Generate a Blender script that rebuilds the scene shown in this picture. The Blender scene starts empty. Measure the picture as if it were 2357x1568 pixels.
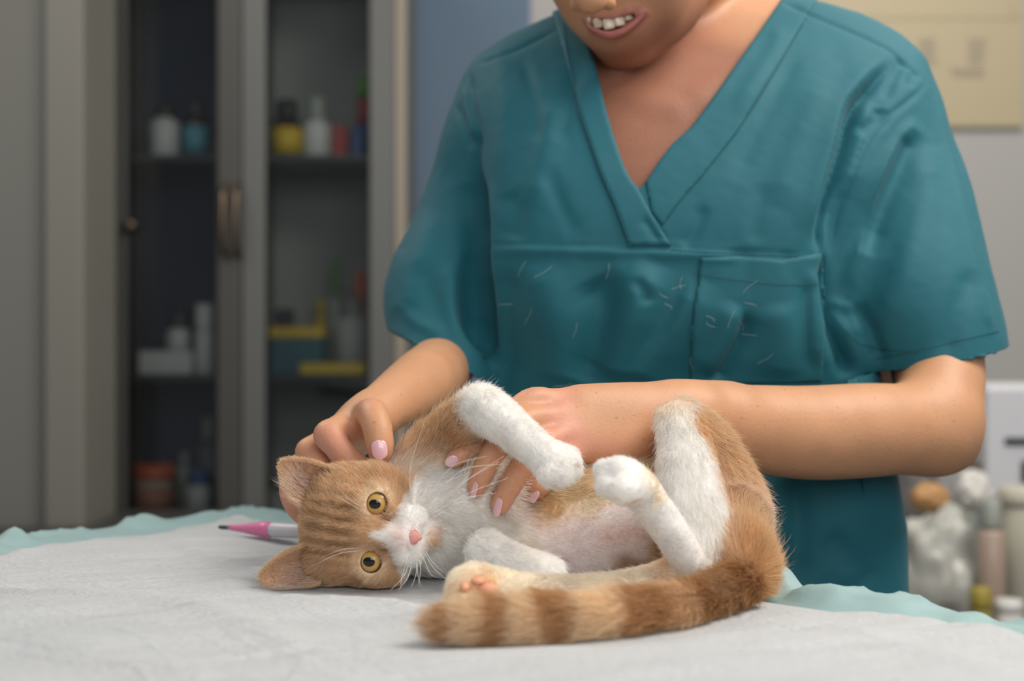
import bpy, math, random
import numpy as np
from mathutils import Vector, Matrix
from mathutils.bvhtree import BVHTree
random.seed(4); rng = np.random.default_rng(4)
S = bpy.context.scene
COL = S.collection

# ------------------------------------------------------------------ camera
CAMZ = 1.064; FPX = 3274.0; TABLE = 0.9
cam = bpy.data.objects.new('camera', bpy.data.cameras.new('camera')); COL.objects.link(cam)
cam.location = (0, 0, CAMZ); cam.rotation_euler = (math.pi/2, 0, 0)
cam.data.sensor_width = 36.0; cam.data.lens = FPX/2357*36
cam.data.clip_start = 0.05; cam.data.clip_end = 30
cam.data.dof.use_dof = True; cam.data.dof.focus_distance = 0.98; cam.data.dof.aperture_fstop = 4.0
cam.data.dof.aperture_blades = 9
S.camera = cam

# ------------------------------------------------------------------ world, lamps, exposure
W = bpy.data.worlds.new('world'); S.world = W; W.use_nodes = True
W.node_tree.nodes['Background'].inputs[0].default_value = (0.93, 0.95, 1.0, 1)
W.node_tree.nodes['Background'].inputs[1].default_value = 0.19
def area(name, loc, aim, sx, sy, power, col):
    d = bpy.data.lights.new(name, 'AREA'); d.shape = 'RECTANGLE'; d.size = sx; d.size_y = sy; d.energy = power; d.color = col
    o = bpy.data.objects.new(name, d); COL.objects.link(o); o.location = loc
    o.rotation_euler = (Vector(aim)-Vector(loc)).to_track_quat('-Z', 'Y').to_euler(); return o
area('ceiling_lamp', (1.05, 0.80, 2.5), (0.25, 1.05, 1.0), 1.3, 0.9, 40, (1.0, 0.93, 0.85))
area('ceiling_lamp', (-1.1, 1.7, 2.5), (-0.3, 1.6, 0.9), 1.0, 0.8, 13, (1.0, 0.95, 0.88))
area('window_light', (0.5, -1.4, 1.9), (0.1, 1.0, 0.95), 1.8, 1.1, 25, (0.95, 0.97, 1.0))
area('ceiling_lamp', (0.9, 2.4, 2.5), (0.9, 3.1, 1.2), 1.2, 0.6, 13, (1.0, 0.94, 0.86))
S.view_settings.view_transform = 'Standard'; S.view_settings.look = 'None'
S.view_settings.exposure = 0.0; S.view_settings.gamma = 1.0; S.view_settings.use_curve_mapping = False
S.cycles.max_bounces = 10; S.cycles.diffuse_bounces = 7; S.cycles.transparent_max_bounces = 8
S.cycles.sample_clamp_indirect = 4

# ------------------------------------------------------------------ helpers
def P(u, v, Y):
    """the point at depth Y (metres) that the photograph shows at pixel u, v"""
    return np.array([(u-1178.5)/FPX*Y, Y, CAMZ-(v-784)/FPX*Y])
def zb(v, Y): return CAMZ-(v-784)/FPX*Y
def xb(u, Y): return (u-1178.5)/FPX*Y
def lin(c):
    c = np.array(c, float)/255.0
    return np.where(c <= 0.04045, c/12.92, ((c+0.055)/1.055)**2.4)
def hexc(*c): return tuple(lin(c))+(1.0,)

def link(o, parent=None):
    COL.objects.link(o)
    if parent is not None: o.parent = parent
    return o
def tag(o, label=None, cat=None, group=None, kind=None):
    if label: o['label'] = label
    if cat: o['category'] = cat
    if group: o['group'] = group
    if kind: o['kind'] = kind
    return o
def empty(name, loc=(0, 0, 0)):
    o = bpy.data.objects.new(name, None); o.location = loc; o.empty_display_size = .05; COL.objects.link(o); return o
def mesh(name, v, f, mat, parent=None, smooth=True, cols=None, origin=None):
    v = np.asarray(v, float)
    if parent is not None and origin is None: origin = np.array(parent.matrix_basis.translation) if parent.parent is None else np.array(parent.matrix_basis.translation)+np.array(parent.parent.matrix_basis.translation)
    base = np.zeros(3) if origin is None else np.array(origin, float)
    me = bpy.data.meshes.new(name)
    if isinstance(f, np.ndarray):
        nf, k = f.shape
        me.vertices.add(len(v)); me.vertices.foreach_set('co', (v-base).astype(np.float32).ravel())
        me.loops.add(nf*k); me.loops.foreach_set('vertex_index', f.astype(np.int32).ravel())
        me.polygons.add(nf); me.polygons.foreach_set('loop_start', np.arange(0, nf*k, k, dtype=np.int32))
        me.update(calc_edges=True)
    else:
        me.from_pydata([tuple(x) for x in (v-base)], [], f)
    me.validate()
    if smooth: me.polygons.foreach_set('use_smooth', np.ones(len(me.polygons), bool))
    if cols is not None:
        a = me.color_attributes.new('Col', 'FLOAT_COLOR', 'POINT')
        c = np.ones((len(v), 4), np.float32); c[:, :3] = cols; a.data.foreach_set('color', c.ravel())
    if mat: me.materials.append(mat)
    me.update()
    o = bpy.data.objects.new(name, me); link(o, parent)
    if parent is None and origin is not None: o.location = tuple(base)
    return o

# ---- materials
def mat(name, col, rough=.6, bump=None, noise=None, attr=False, sss=0, sssr=(1, .3, .2), sssc=.01, coat=0, metal=0, spec=.5, trans=0, alpha=1, emit=None, sheen=0, aniso=None):
    m = bpy.data.materials.new(name); m.use_nodes = True
    N = m.node_tree.nodes; L = m.node_tree.links; b = N['Principled BSDF']
    col = tuple(col) if len(col) == 4 else tuple(col)+(1,)
    b.inputs['Base Color'].default_value = col
    b.inputs['Roughness'].default_value = rough; b.inputs['Metallic'].default_value = metal
    b.inputs['Specular IOR Level'].default_value = spec
    b.inputs['Coat Weight'].default_value = coat; b.inputs['Coat Roughness'].default_value = .05
    b.inputs['Transmission Weight'].default_value = trans; b.inputs['Alpha'].default_value = alpha
    b.inputs['Sheen Weight'].default_value = sheen
    if sss:
        b.inputs['Subsurface Weight'].default_value = sss
        b.inputs['Subsurface Radius'].default_value = sssr; b.inputs['Subsurface Scale'].default_value = sssc
    if emit: b.inputs['Emission Color'].default_value = emit[0]; b.inputs['Emission Strength'].default_value = emit[1]
    src = None
    if attr:
        a = N.new('ShaderNodeAttribute'); a.attribute_name = 'Col'; src = a.outputs['Color']; L.new(src, b.inputs['Base Color'])
    tc = N.new('ShaderNodeTexCoord')
    if noise:      # (scale, amount, colour2)
        n = N.new('ShaderNodeTexNoise'); n.inputs['Scale'].default_value = noise[0]; n.inputs['Detail'].default_value = 4
        mp = N.new('ShaderNodeMapping'); L.new(tc.outputs['Object'], mp.inputs[0]); L.new(mp.outputs[0], n.inputs['Vector'])
        if len(noise) > 3: mp.inputs['Scale'].default_value = noise[3]
        r = N.new('ShaderNodeMapRange'); r.inputs[1].default_value = .35; r.inputs[2].default_value = .65; r.inputs[4].default_value = noise[1]
        L.new(n.outputs['Fac'], r.inputs[0])
        mx = N.new('ShaderNodeMix'); mx.data_type = 'RGBA'; L.new(r.outputs[0], mx.inputs['Factor'])
        mx.inputs['A'].default_value = col
        if src: L.new(src, mx.inputs['A'])
        mx.inputs['B'].default_value = noise[2]; L.new(mx.outputs['Result'], b.inputs['Base Color']); src = mx.outputs['Result']
    if bump:       # (scale, strength, distance[, stretch])
        n = N.new('ShaderNodeTexNoise'); n.inputs['Scale'].default_value = bump[0]; n.inputs['Detail'].default_value = 5
        mp = N.new('ShaderNodeMapping'); L.new(tc.outputs['Object'], mp.inputs[0]); L.new(mp.outputs[0], n.inputs['Vector'])
        if len(bump) > 3: mp.inputs['Scale'].default_value = bump[3]
        bp = N.new('ShaderNodeBump'); bp.inputs['Strength'].default_value = bump[1]; bp.inputs['Distance'].default_value = bump[2]
        L.new(n.outputs['Fac'], bp.inputs['Height']); L.new(bp.outputs[0], b.inputs['Normal'])
    m['src'] = 1
    return m

# ---- primitive meshes
def join(parts):
    vs, fs, o = [], [], 0
    for v, f in parts:
        vs += [tuple(x) for x in v]; fs += [tuple(i+o for i in q) for q in f]; o += len(v)
    return vs, fs
def box(x0, x1, y0, y1, z0, z1):
    v = [(x, y, z) for x in (x0, x1) for y in (y0, y1) for z in (z0, z1)]
    return v, [(0, 1, 3, 2), (4, 6, 7, 5), (0, 4, 5, 1), (2, 3, 7, 6), (0, 2, 6, 4), (1, 5, 7, 3)]
def lathe(prof, c, n=24, sx=1, sy=1):
    """prof: (radius, height) pairs from the bottom up"""
    v, f = [], []
    for r, h in prof:
        for i in range(n):
            a = 2*math.pi*i/n; v.append((c[0]+r*sx*math.cos(a), c[1]+r*sy*math.sin(a), c[2]+h))
    for j in range(len(prof)-1):
        for i in range(n):
            k = (i+1) % n; f.append((j*n+i, j*n+k, (j+1)*n+k, (j+1)*n+i))
    f.append(tuple(range(n-1, -1, -1))); f.append(tuple(range((len(prof)-1)*n, len(prof)*n)))
    return v, f
def bevel(o, w=.003, n=2):
    m = o.modifiers.new('bevel', 'BEVEL'); m.width = w; m.segments = n; m.limit_method = 'ANGLE'; return o
def tube(pts, rad, n=8, cap=True):
    pts = np.asarray(pts, float); m = len(pts); rad = np.broadcast_to(rad, (m,))
    T = np.gradient(pts, axis=0); T /= np.linalg.norm(T, axis=1)[:, None]+1e-12
    up = np.array([0, 0, 1.]) if abs(T[0][2]) < .9 else np.array([1., 0, 0])
    v, f = [], []
    a = np.cross(T[0], up); a /= np.linalg.norm(a)
    for i in range(m):
        a = a-T[i]*np.dot(a, T[i]); a /= np.linalg.norm(a); b = np.cross(T[i], a)
        for k in range(n):
            t = 2*math.pi*k/n; v.append(tuple(pts[i]+rad[i]*(a*math.cos(t)+b*math.sin(t))))
    for i in range(m-1):
        for k in range(n):
            q = (k+1) % n; f.append((i*n+k, i*n+q, (i+1)*n+q, (i+1)*n+k))
    if cap: f.append(tuple(range(n-1, -1, -1))); f.append(tuple(range((m-1)*n, m*n)))
    return v, f
def spline(pts, n=8):
    pts = np.asarray(pts, float)
    if len(pts) < 3:
        t = np.linspace(0, 1, n+1)[:, None]; return pts[0]*(1-t)+pts[-1]*t
    p = np.vstack([2*pts[0]-pts[1], pts, 2*pts[-1]-pts[-2]]); out = []
    for i in range(1, len(p)-2):
        for t in np.linspace(0, 1, n, endpoint=False):
            a, b, c, d = p[i-1], p[i], p[i+1], p[i+2]
            out.append(.5*((2*b)+(c-a)*t+(2*a-5*b+4*c-d)*t*t+(3*b-a-3*c+d)*t**3))
    out.append(pts[-1]); return np.array(out)

# ---- value noise
def vnoise(p, scale, seed=0):
    q = np.asarray(p, float)*scale+seed*17.31; i = np.floor(q).astype(np.int64); f = q-i; f = f*f*(3-2*f); out = np.zeros(len(q))
    def h(a, b, c):
        n = (a*73856093) ^ (b*19349663) ^ (c*83492791) ^ (seed*2654435); n = (n ^ (n >> 13))*1274126177; n &= 0xffffff
        n = (n*(n*15731+789221)+1376312589) & 0x7fffffff
        return n/0x7fffffff
    for dx in (0, 1):
        for dy in (0, 1):
            for dz in (0, 1):
                w = (f[:, 0] if dx else 1-f[:, 0])*(f[:, 1] if dy else 1-f[:, 1])*(f[:, 2] if dz else 1-f[:, 2])
                out += w*h(i[:, 0]+dx, i[:, 1]+dy, i[:, 2]+dz)
    return out*2-1
def fbm(p, scale, oct=3, seed=0):
    return sum(vnoise(p, scale*2**k, seed+k)*.5**k for k in range(oct))
def ss(a, b, x):
    t = np.clip((x-a)/(b-a+1e-12), 0, 1); return t*t*(3-2*t)

# ---- implicit-surface body builder
class Field:
    BIG = .03
    def __init__(s, lo, hi, h):
        s.lo = np.array(lo, float); s.h = h; s.n = np.ceil((np.array(hi)-s.lo)/h).astype(int)+1
        s.D = np.full(tuple(s.n), s.BIG, np.float32)
    def sl(s, lo, hi):
        a = np.clip(np.floor((lo-s.lo)/s.h).astype(int), 0, s.n); b = np.clip(np.ceil((hi-s.lo)/s.h).astype(int)+1, 0, s.n)
        if (b <= a).any(): return None
        ax = [(s.lo[k]+s.h*np.arange(a[k], b[k])).astype(np.float32) for k in range(3)]
        return (slice(a[0], b[0]), slice(a[1], b[1]), slice(a[2], b[2])), ax[0][:, None, None], ax[1][None, :, None], ax[2][None, None, :]
    def comb(s, idx, d, k, op):
        A = s.D[idx]
        if op == 'u':
            if k > 0:
                t = np.clip(.5+.5*(A-d)/k, 0, 1); s.D[idx] = A*(1-t)+d*t-k*t*(1-t)
            else: s.D[idx] = np.minimum(A, d)
        else:
            d = -d
            if k > 0:
                t = np.clip(.5-.5*(A-d)/k, 0, 1); s.D[idx] = A*(1-t)+d*t+k*t*(1-t)
            else: s.D[idx] = np.maximum(A, d)
    def chain(s, P_, R_, k=.01, op='u', n=6, sp=True):
        q = np.column_stack([np.array(P_), np.array(R_)]); q = spline(q, n) if sp else q
        pad = max(k, .004)+2*s.h+.004
        clo, chi = (q[:, :3]-q[:, 3:]).min(0)-pad, (q[:, :3]+q[:, 3:]).max(0)+pad; g = s.sl(clo, chi)
        if g is None: return
        idx = g[0]; T = np.full(s.D[idx].shape, s.BIG, np.float32); off = [i.start for i in idx]
        for a, b in zip(q[:-1], q[1:]):
            r = max(a[3], b[3])+pad
            w = s.sl(np.maximum(np.minimum(a[:3], b[:3])-r, clo), np.minimum(np.maximum(a[:3], b[:3])+r, chi))
            if w is None: continue
            j, X, Y, Z = w; ab = b[:3]-a[:3]; L2 = float(ab@ab)+1e-12
            px, py, pz = X-a[0], Y-a[1], Z-a[2]
            t = np.clip((px*ab[0]+py*ab[1]+pz*ab[2])/L2, 0, 1)
            d = np.sqrt((px-t*ab[0])**2+(py-t*ab[1])**2+(pz-t*ab[2])**2)-(a[3]+t*(b[3]-a[3]))
            jj = tuple(slice(i.start-o, i.stop-o) for i, o in zip(j, off))
            T[jj] = np.minimum(T[jj], d.astype(np.float32))
        s.comb(idx, T, k, op)
    def ell(s, c, r, M=None, k=.01, op='u'):
        c = np.array(c, float); r = np.array(r, float); M = np.eye(3) if M is None else np.array(M)
        pad = max(k, .004)+2*s.h+.004; e = np.sqrt((M**2)@(r**2))+pad
        g = s.sl(c-e, c+e)
        if g is None: return
        idx, X, Y, Z = g; px, py, pz = X-c[0], Y-c[1], Z-c[2]
        l = [(px*M[0, i]+py*M[1, i]+pz*M[2, i])/r[i] for i in range(3)]
        k0 = np.sqrt(l[0]**2+l[1]**2+l[2]**2)+1e-6
        k1 = np.sqrt((l[0]/r[0])**2+(l[1]/r[1])**2+(l[2]/r[2])**2)+1e-6
        s.comb(idx, np.minimum(k0*(k0-1)/k1, s.BIG).astype(np.float32), k, op)
    def smooth(s, it=1):
        for _ in range(it):
            for ax in range(3):
                D = s.D; E = D.copy(); a = [slice(None)]*3; b = [slice(None)]*3; c = [slice(None)]*3
                a[ax] = slice(0, -2); b[ax] = slice(1, -1); c[ax] = slice(2, None)
                E[tuple(b)] = .25*D[tuple(a)]+.5*D[tuple(b)]+.25*D[tuple(c)]; s.D = E
    def mesh(s):
        import openvdb
        g = openvdb.FloatGrid(s.BIG); g.copyFromArray(s.D)
        v, q = g.convertToQuads(0.0)
        v = s.lo+np.asarray(v, float)*s.h; q = np.asarray(q).astype(np.int64)
        n = vnormals(v, q); p = v[::37]+n[::37]*s.h
        if np.mean(s.at(p)-s.at(v[::37])) < 0: q = q[:, ::-1].copy()
        return v, q
    def at(s, p):
        i = np.clip(np.rint((p-s.lo)/s.h).astype(int), 0, s.n-1); return s.D[i[:, 0], i[:, 1], i[:, 2]]
def vnormals(v, q):
    fn = np.cross(v[q[:, 2]]-v[q[:, 0]], v[q[:, 3 if q.shape[1] > 3 else 1]]-v[q[:, 1 if q.shape[1] > 3 else 0]])
    if q.shape[1] == 3: fn = np.cross(v[q[:, 1]]-v[q[:, 0]], v[q[:, 2]]-v[q[:, 0]])
    n = np.zeros_like(v)
    for k in range(q.shape[1]): 
        for c in range(3): n[:, c] += np.bincount(q[:, k], fn[:, c], len(v))
    return n/(np.linalg.norm(n, axis=1)[:, None]+1e-12)
def pxc(lst):
    """(u, v, Y, radius in pixels) rows -> points, radii"""
    return [P(a, b, c) for a, b, c, r in lst], [r*c/FPX for a, b, c, r in lst]
def segd(v, a, b):
    a = np.array(a); ab = np.array(b)-a; t = np.clip(((v-a)@ab)/(ab@ab+1e-12), 0, 1)
    return np.linalg.norm(v-a-t[:, None]*ab, axis=1), t
def pathd(v, pts):
    best = np.full(len(v), 9.); par = np.zeros(len(v)); m = len(pts)-1
    for i in range(m):
        d, t = segd(v, pts[i], pts[i+1]); w = d < best; best[w] = d[w]; par[w] = (i+t[w])/m
    return best, par
def uv(v): return 1178.5+v[:, 0]/v[:, 1]*FPX, 784-(v[:, 2]-CAMZ)/v[:, 1]*FPX

exec_order = []

# ================================================================== THE ROOM
YW = 3.4
m_floor = mat('floor_vinyl', hexc(120, 118, 112), .5, noise=(3, .3, hexc(95, 94, 90)))
m_white = mat('wall_paint_white', hexc(172, 171, 168), .8, bump=(80, .1, .002))
m_blue = mat('wall_paint_blue', hexc(100, 120, 140), .8, bump=(80, .1, .002))
m_grey = mat('wall_paint_grey', hexc(120, 120, 114), .8, bump=(60, .1, .002))
o = mesh('floor', *box(-2.6, 3.0, -2.2, 3.6, -.05, 0), m_floor, smooth=False); tag(o, kind='structure')
o = mesh('wall_back', *box(xb(1222, YW), 3.0, YW, YW+.1, 0, 2.7), m_white, smooth=False); tag(o, kind='structure')
o = mesh('wall_back_blue', *box(-2.6, xb(1222, YW), YW, YW+.1, 0, 2.7), m_blue, smooth=False); tag(o, kind='structure')
# the grey partition at the far left, with its casing
o = mesh('wall_left', *box(-2.6, xb(100, 2.75), 2.75, 2.9, 0, 2.7), m_grey, smooth=False); tag(o, kind='structure')
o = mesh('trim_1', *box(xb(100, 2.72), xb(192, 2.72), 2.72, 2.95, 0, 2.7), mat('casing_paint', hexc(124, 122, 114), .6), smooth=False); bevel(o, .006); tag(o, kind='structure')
o = mesh('shadow_strip', *box(xb(192, 2.80), xb(214, 2.80), 2.80, 2.93, 0, 2.7), mat('casing_shade_blue', hexc(96, 100, 108), .6), smooth=False); tag(o, kind='structure')  # thin strip coloured as the bluish shadow beside the casing

# ------------------------------------------------------------------ medicine cabinet
YC = 3.0
m_alu = mat('brushed_metal_dark', hexc(80, 80, 76), .45, metal=.25)
m_alu2 = mat('brushed_metal_light', hexc(106, 107, 104), .45, metal=.25)
m_edge = mat('cabinet_edge_cream', hexc(150, 140, 124), .5)
m_navy = mat('cabinet_back_navy', hexc(38, 50, 72), .7)
m_cgrey = mat('cabinet_back_grey', hexc(158, 158, 152), .7)
m_shelf = mat('shelf_dark', hexc(50, 52, 54), .3)
m_glass = mat('cabinet_glass', (1, 1, 1), .02, trans=1, spec=.5)
_g = m_glass.node_tree; _b = _g.nodes['Principled BSDF']; _t = _g.nodes.new('ShaderNodeBsdfTransparent'); _t.inputs[0].default_value = (.9, .92, .92, 1)
_gl = _g.nodes.new('ShaderNodeBsdfGlossy'); _gl.inputs['Roughness'].default_value = .03
_fr = _g.nodes.new('ShaderNodeFresnel'); _mx = _g.nodes.new('ShaderNodeMixShader')
_g.links.new(_fr.outputs[0], _mx.inputs[0]); _g.links.new(_t.outputs[0], _mx.inputs[1]); _g.links.new(_gl.outputs[0], _mx.inputs[2])
_g.links.new(_mx.outputs[0], _g.nodes['Material Output'].inputs['Surface'])
cx0, cx1 = xb(208, YC), xb(930, YC); cmid = xb(556, YC); D = .36
cab = empty('medicine_cabinet', ((cx0+cx1)/2, YC+D/2, 0)); tag(cab, 'tall grey metal cabinet with two glass doors against the blue wall', 'cabinet')
zc0, zc1 = .08, 1.95
p = []
p.append(box(cx0, cx0+.02, YC+.022, YC+D, zc0, zc1)); p.append(box(cx1-.02, cx1, YC+.022, YC+D, zc0, zc1))
p.append(box(cx0, cx1, YC+.022, YC+D, zc1, zc1+.025)); p.append(box(cx0, cx1, YC+.022, YC+D, 0, zc0))
p.append(box(cmid-.01, cmid+.01, YC+.022, YC+D, zc0, zc1))
mesh('carcass', *join(p), m_alu2, cab, False)
mesh('back_panel', *box(cx0+.02, cmid-.01, YC+D-.012, YC+D-.002, zc0, zc1), m_navy, cab, False)
mesh('back_panel', *box(cmid+.01, cx1-.02, YC+D-.012, YC+D-.002, zc0, zc1), m_cgrey, cab, False)
mesh('side_trim', *box(cx1-.018, cx1+.004, YC-.004, YC+.021, zc0, zc1), m_edge, cab, False)
shz = [zb(362, 3.08), zb(862, 3.08), zb(1190, 3.08), zb(362, 3.08)+.42, .35]
shy1 = YC+D-.014
for z in shz:
    mesh('shelf', *box(cx0+.021, cmid-.011, YC+.04, shy1, z-.012, z), m_shelf, cab, False)
    mesh('shelf', *box(cmid+.011, cx1-.021, YC+.04, shy1, z-.012, z), mat('glass_shelf', hexc(70, 78, 76), .2) if z == shz[0] else m_shelf, cab, False)
def cdoor(x0, x1, l, r, mA, mB, lab):
    y0, y1 = YC, YC+.02
    d = mesh('door', *join([box(x0, x0+l, y0, y1, zc0+.003, zc1-.003), box(x1-r, x1, y0, y1, zc0+.003, zc1-.003),
        box(x0+l, x1-r, y0, y1, zc0+.003, zc0+.07), box(x0+l, x1-r, y0, y1, zc1-.07, zc1-.003)]), mA, cab, False); bevel(d, .002)
    g = mesh('glass_pane', *box(x0+l, x1-r, y0+.008, y0+.012, zc0+.07, zc1-.07), m_glass, None, False)
    g.parent = d; g.location = (0, 0, 0)
    g.data.transform(Matrix.Translation(Vector((0, 0, 0))-Vector(cab.location)))
    return d
s_ = 1/(FPX/YC)
dl = cdoor(cx0+.001, cmid-.0015, 82*s_, 54*s_, m_alu, m_alu, '')
dr = cdoor(cmid+.0015, cx1-.019, 52*s_, 58*s_, m_alu2, m_alu2, '')
m_bronze = mat('handle_bronze', hexc(110, 94, 78), .35, metal=.8)
for xh, dd in ((xb(520, YC), dl), (xb(549, YC), dr)):
    z1, z0 = zb(425, YC), zb(590, YC)
    pts = spline([(xh, YC+.002, z1), (xh, YC-.03, z1-.02), (xh, YC-.038, (z0+z1)/2), (xh, YC-.03, z0+.02), (xh, YC+.002, z0)], 6)
    h = mesh('handle', *tube(pts-np.array(cab.location), .0065, 10), m_bronze, None); h.parent = dd
h = mesh('lock', *lathe([(.012, 0), (.012, .02), (.008, .024)], (0, 0, 0), 14), m_bronze, None)
h.data.transform(Matrix.Translation(Vector(P(303, 520, YC))-Vector(cab.location)) @ Matrix.Rotation(math.pi/2, 4, 'X')); h.parent = dl

# bottles and boxes on the shelves
m_cap = mat('cap_dark', hexc(34, 33, 32), .4); m_wh = mat('plastic_white', hexc(205, 205, 200), .4); m_tl = mat('label_teal', hexc(78, 145, 160), .5)
m_yel = mat('plastic_yellow', hexc(225, 190, 40), .4); m_org = mat('plastic_orange', hexc(215, 95, 50), .4); m_bl = mat('plastic_blue', hexc(40, 85, 140), .4)
m_red = mat('card_red', hexc(165, 60, 60), .6); m_grn = mat('plastic_green', hexc(90, 150, 60), .5); m_pale = mat('plastic_pale', hexc(150, 155, 145), .4)
m_tbx = mat('card_teal', hexc(50, 105, 115), .6); m_crm = mat('plastic_cream', hexc(190, 180, 160), .5); m_dk = mat('plastic_dark', hexc(40, 42, 50), .4)
m_brn = mat('glass_brown', hexc(48, 38, 32), .2)
def bottle(name, u, vb, vt, wpx, Y, mb, mc, lab, cat, neck=.45, capf=.2, z=None, ml=None):
    s = Y/FPX; r = wpx*s/2; z0 = zb(vb, Y) if z is None else z; H = (vb-vt)*s; x = xb(u, Y)
    e = empty(name, (x, Y, z0)); tag(e, lab, cat)
    hb = H*(1-capf); sh = hb-r*.7*(1-neck)-.004
    mesh('body', *lathe([(r*.9, 0), (r, r*.12), (r, sh*.6), (r, sh), (r*.8, sh+(hb-sh)*.5), (r*neck, hb-.003), (r*neck, hb)], (x, Y, z0)), mb, e)
    mesh('cap', *lathe([(r*neck*1.15, 0), (r*neck*1.2, H*capf*.1), (r*neck*1.15, H*capf*.95), (r*neck, H*capf)], (x, Y, z0+hb)), mc, e)
    if ml: mesh('label', *lathe([(r*1.015, sh*.12), (r*1.015, sh*.85)], (x, Y, z0)), ml, e)
    return e
z1 = shz[0]+.0005; z2 = shz[1]+.0005; z3 = shz[2]+.0005
def vb(z, Y): return 784+(CAMZ-z)*FPX/Y
Y1 = 3.12
bottle('medicine_bottle', 380, vb(z1, Y1), 240, 66, Y1, m_wh, m_cap, 'white medicine bottle with black cap on the upper left shelf', 'bottle', .6, .25, z1)
bottle('medicine_bottle', 452, vb(z1, Y1), 232, 60, Y1, m_brn, m_cap, 'dark bottle with teal label on the upper left shelf', 'bottle', .55, .25, z1, m_tl)
bottle('pill_bottle', 492, vb(z1, 3.2), 300, 30, 3.2, mat('plastic_amber', hexc(120, 95, 80), .4), m_cap, 'small amber pill bottle beside the teal labelled bottle', 'bottle', .7, .25, z1)
bottle('medicine_bottle', 660, vb(z1, Y1), 232, 70, Y1, m_brn, m_cap, 'dark bottle with broad yellow label on the upper right shelf', 'bottle', .6, .28, z1, m_yel)
bottle('medicine_bottle', 730, vb(z1, Y1), 225, 64, Y1, m_wh, m_pale, 'white bottle with clear cap between yellow bottle and small boxes', 'bottle', .5, .35, z1)
def bx(name, u0, u1, vt, z, Y, dep, m, lab, cat='box', lid=None, h=None):
    x0, x1 = xb(u0, Y), xb(u1, Y); z1_ = zb(vt, Y) if h is None else z+h; c = ((x0+x1)/2, Y+dep/2, z)
    if lid is None:
        o = mesh(name, *box(x0, x1, Y, Y+dep, z, z1_), m, None, False, origin=c); bevel(o, .003); return tag(o, lab, cat)
    e = empty(name, c); tag(e, lab, cat); hl = (z1_-z)*.25
    bevel(mesh('body', *box(x0, x1, Y, Y+dep, z, z1_-hl), m, e, False), .003)
    bevel(mesh('lid', *box(x0-.004, x1+.004, Y-.004, Y+dep+.004, z1_-hl, z1_), lid, e, False), .004); return e
bx('card_box', 764, 800, 290, z1, 3.12, .05, m_red, 'small red box on the upper right shelf')
bx('card_box', 806, 836, 296, z1, 3.13, .05, m_bl, 'small blue box on the upper right shelf beside the red one')
e = empty('highlighter_tube', (xb(838, 3.2), 3.2, z1)); tag(e, 'slim upright tube banded green, red and blue on the upper right shelf', 'tube')
zt = zb(178, 3.2); hh = (zt-z1)
for nm, a, b, m in (('blue_band', 0, .45, m_bl), ('red_band', .45, .75, m_red), ('green_band', .75, 1, m_grn)):
    mesh(nm, *lathe([(.016, hh*a), (.016, hh*b)], (xb(838, 3.2), 3.2, z1)), m, e)
bx('instrument_tray', 318, 440, 808, z2, 3.07, .2, m_wh, 'flat white tray on the middle left shelf', 'tray')
zt_ = zb(808, 3.07)+.001
bottle('medicine_bottle', 412, vb(zt_, 3.16), 712, 56, 3.16, m_wh, m_cap, 'white bottle with big black cap standing on the flat tray', 'bottle', .75, .45, zt_)
bottle('spray_bottle', 472, vb(z2, 3.1), 700, 46, 3.1, m_wh, m_wh, 'tall white spray bottle at the right of the flat tray', 'bottle', .8, .35, z2)
bx('yellow_tray', 690, 842, 836, z2, 3.05, .09, m_yel, 'low bright yellow tray at the front of the middle right shelf', 'tray')
bx('storage_box', 622, 742, 752, z2, 3.16, .12, m_tbx, 'teal storage box with yellow lid on the middle right shelf', 'box', lid=m_yel)
bottle('lotion_bottle', 812, vb(z2, 3.2), 690, 74, 3.2, m_wh, m_pale, 'large white lotion bottle behind the low yellow tray', 'bottle', .5, .2, z2)
zl = zb(752, 3.16)+.001
bottle('pump_bottle', 772, vb(z2, 3.27), 600, 50, 3.27, m_pale, m_grn, 'tall translucent bottle with green top behind the lotion bottle', 'bottle', .3, .3, z2)
bottle('lotion_bottle', 830, vb(z2, 3.29), 625, 42, 3.29, m_crm, m_org, 'tall cream bottle with orange neck at the right end of its shelf', 'bottle', .5, .35, z2)
bottle('medicine_bottle', 742, vb(z2, 3.3), 690, 34, 3.3, m_yel, m_yel, 'slim yellow bottle behind the teal box', 'bottle', .6, .2, z2)
bottle('ointment_jar', 655, vb(zl, 3.2), 712, 44, 3.2, m_dk, m_dk, 'small dark jar standing on the yellow lid of the teal box', 'jar', .85, .3, zl)
bottle('specimen_tub', 356, vb(z3, 3.1), 1066, 84, 3.1, m_crm, m_org, 'cream tub with wide orange lid on the bottom left shelf', 'tub', .95, .3, z3, mat('label_peach', hexc(190, 130, 105), .5))
bottle('cleaner_bottle', 457, vb(z3, 3.1), 1080, 58, 3.1, m_wh, m_bl, 'white bottle with blue cap on the bottom left shelf', 'bottle', .7, .3, z3)
bottle('cleaner_bottle', 424, vb(z3, 3.2), 1040, 44, 3.2, m_pale, m_pale, 'pale green bottle behind the blue capped bottle', 'bottle', .4, .2, z3)
bottle('cleaner_bottle', 478, vb(z3, 3.27), 960, 60, 3.27, mat('plastic_haze', hexc(95, 100, 105), .5), m_pale, 'tall hazy grey bottle at the back of the bottom left shelf', 'bottle', .35, .25, z3)
bottle('kidney_bowl', 645, vb(z3, 3.12), 1130, 86, 3.12, m_wh, m_wh, 'low white bowl on the bottom right shelf', 'bowl', .95, .2, z3)

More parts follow.
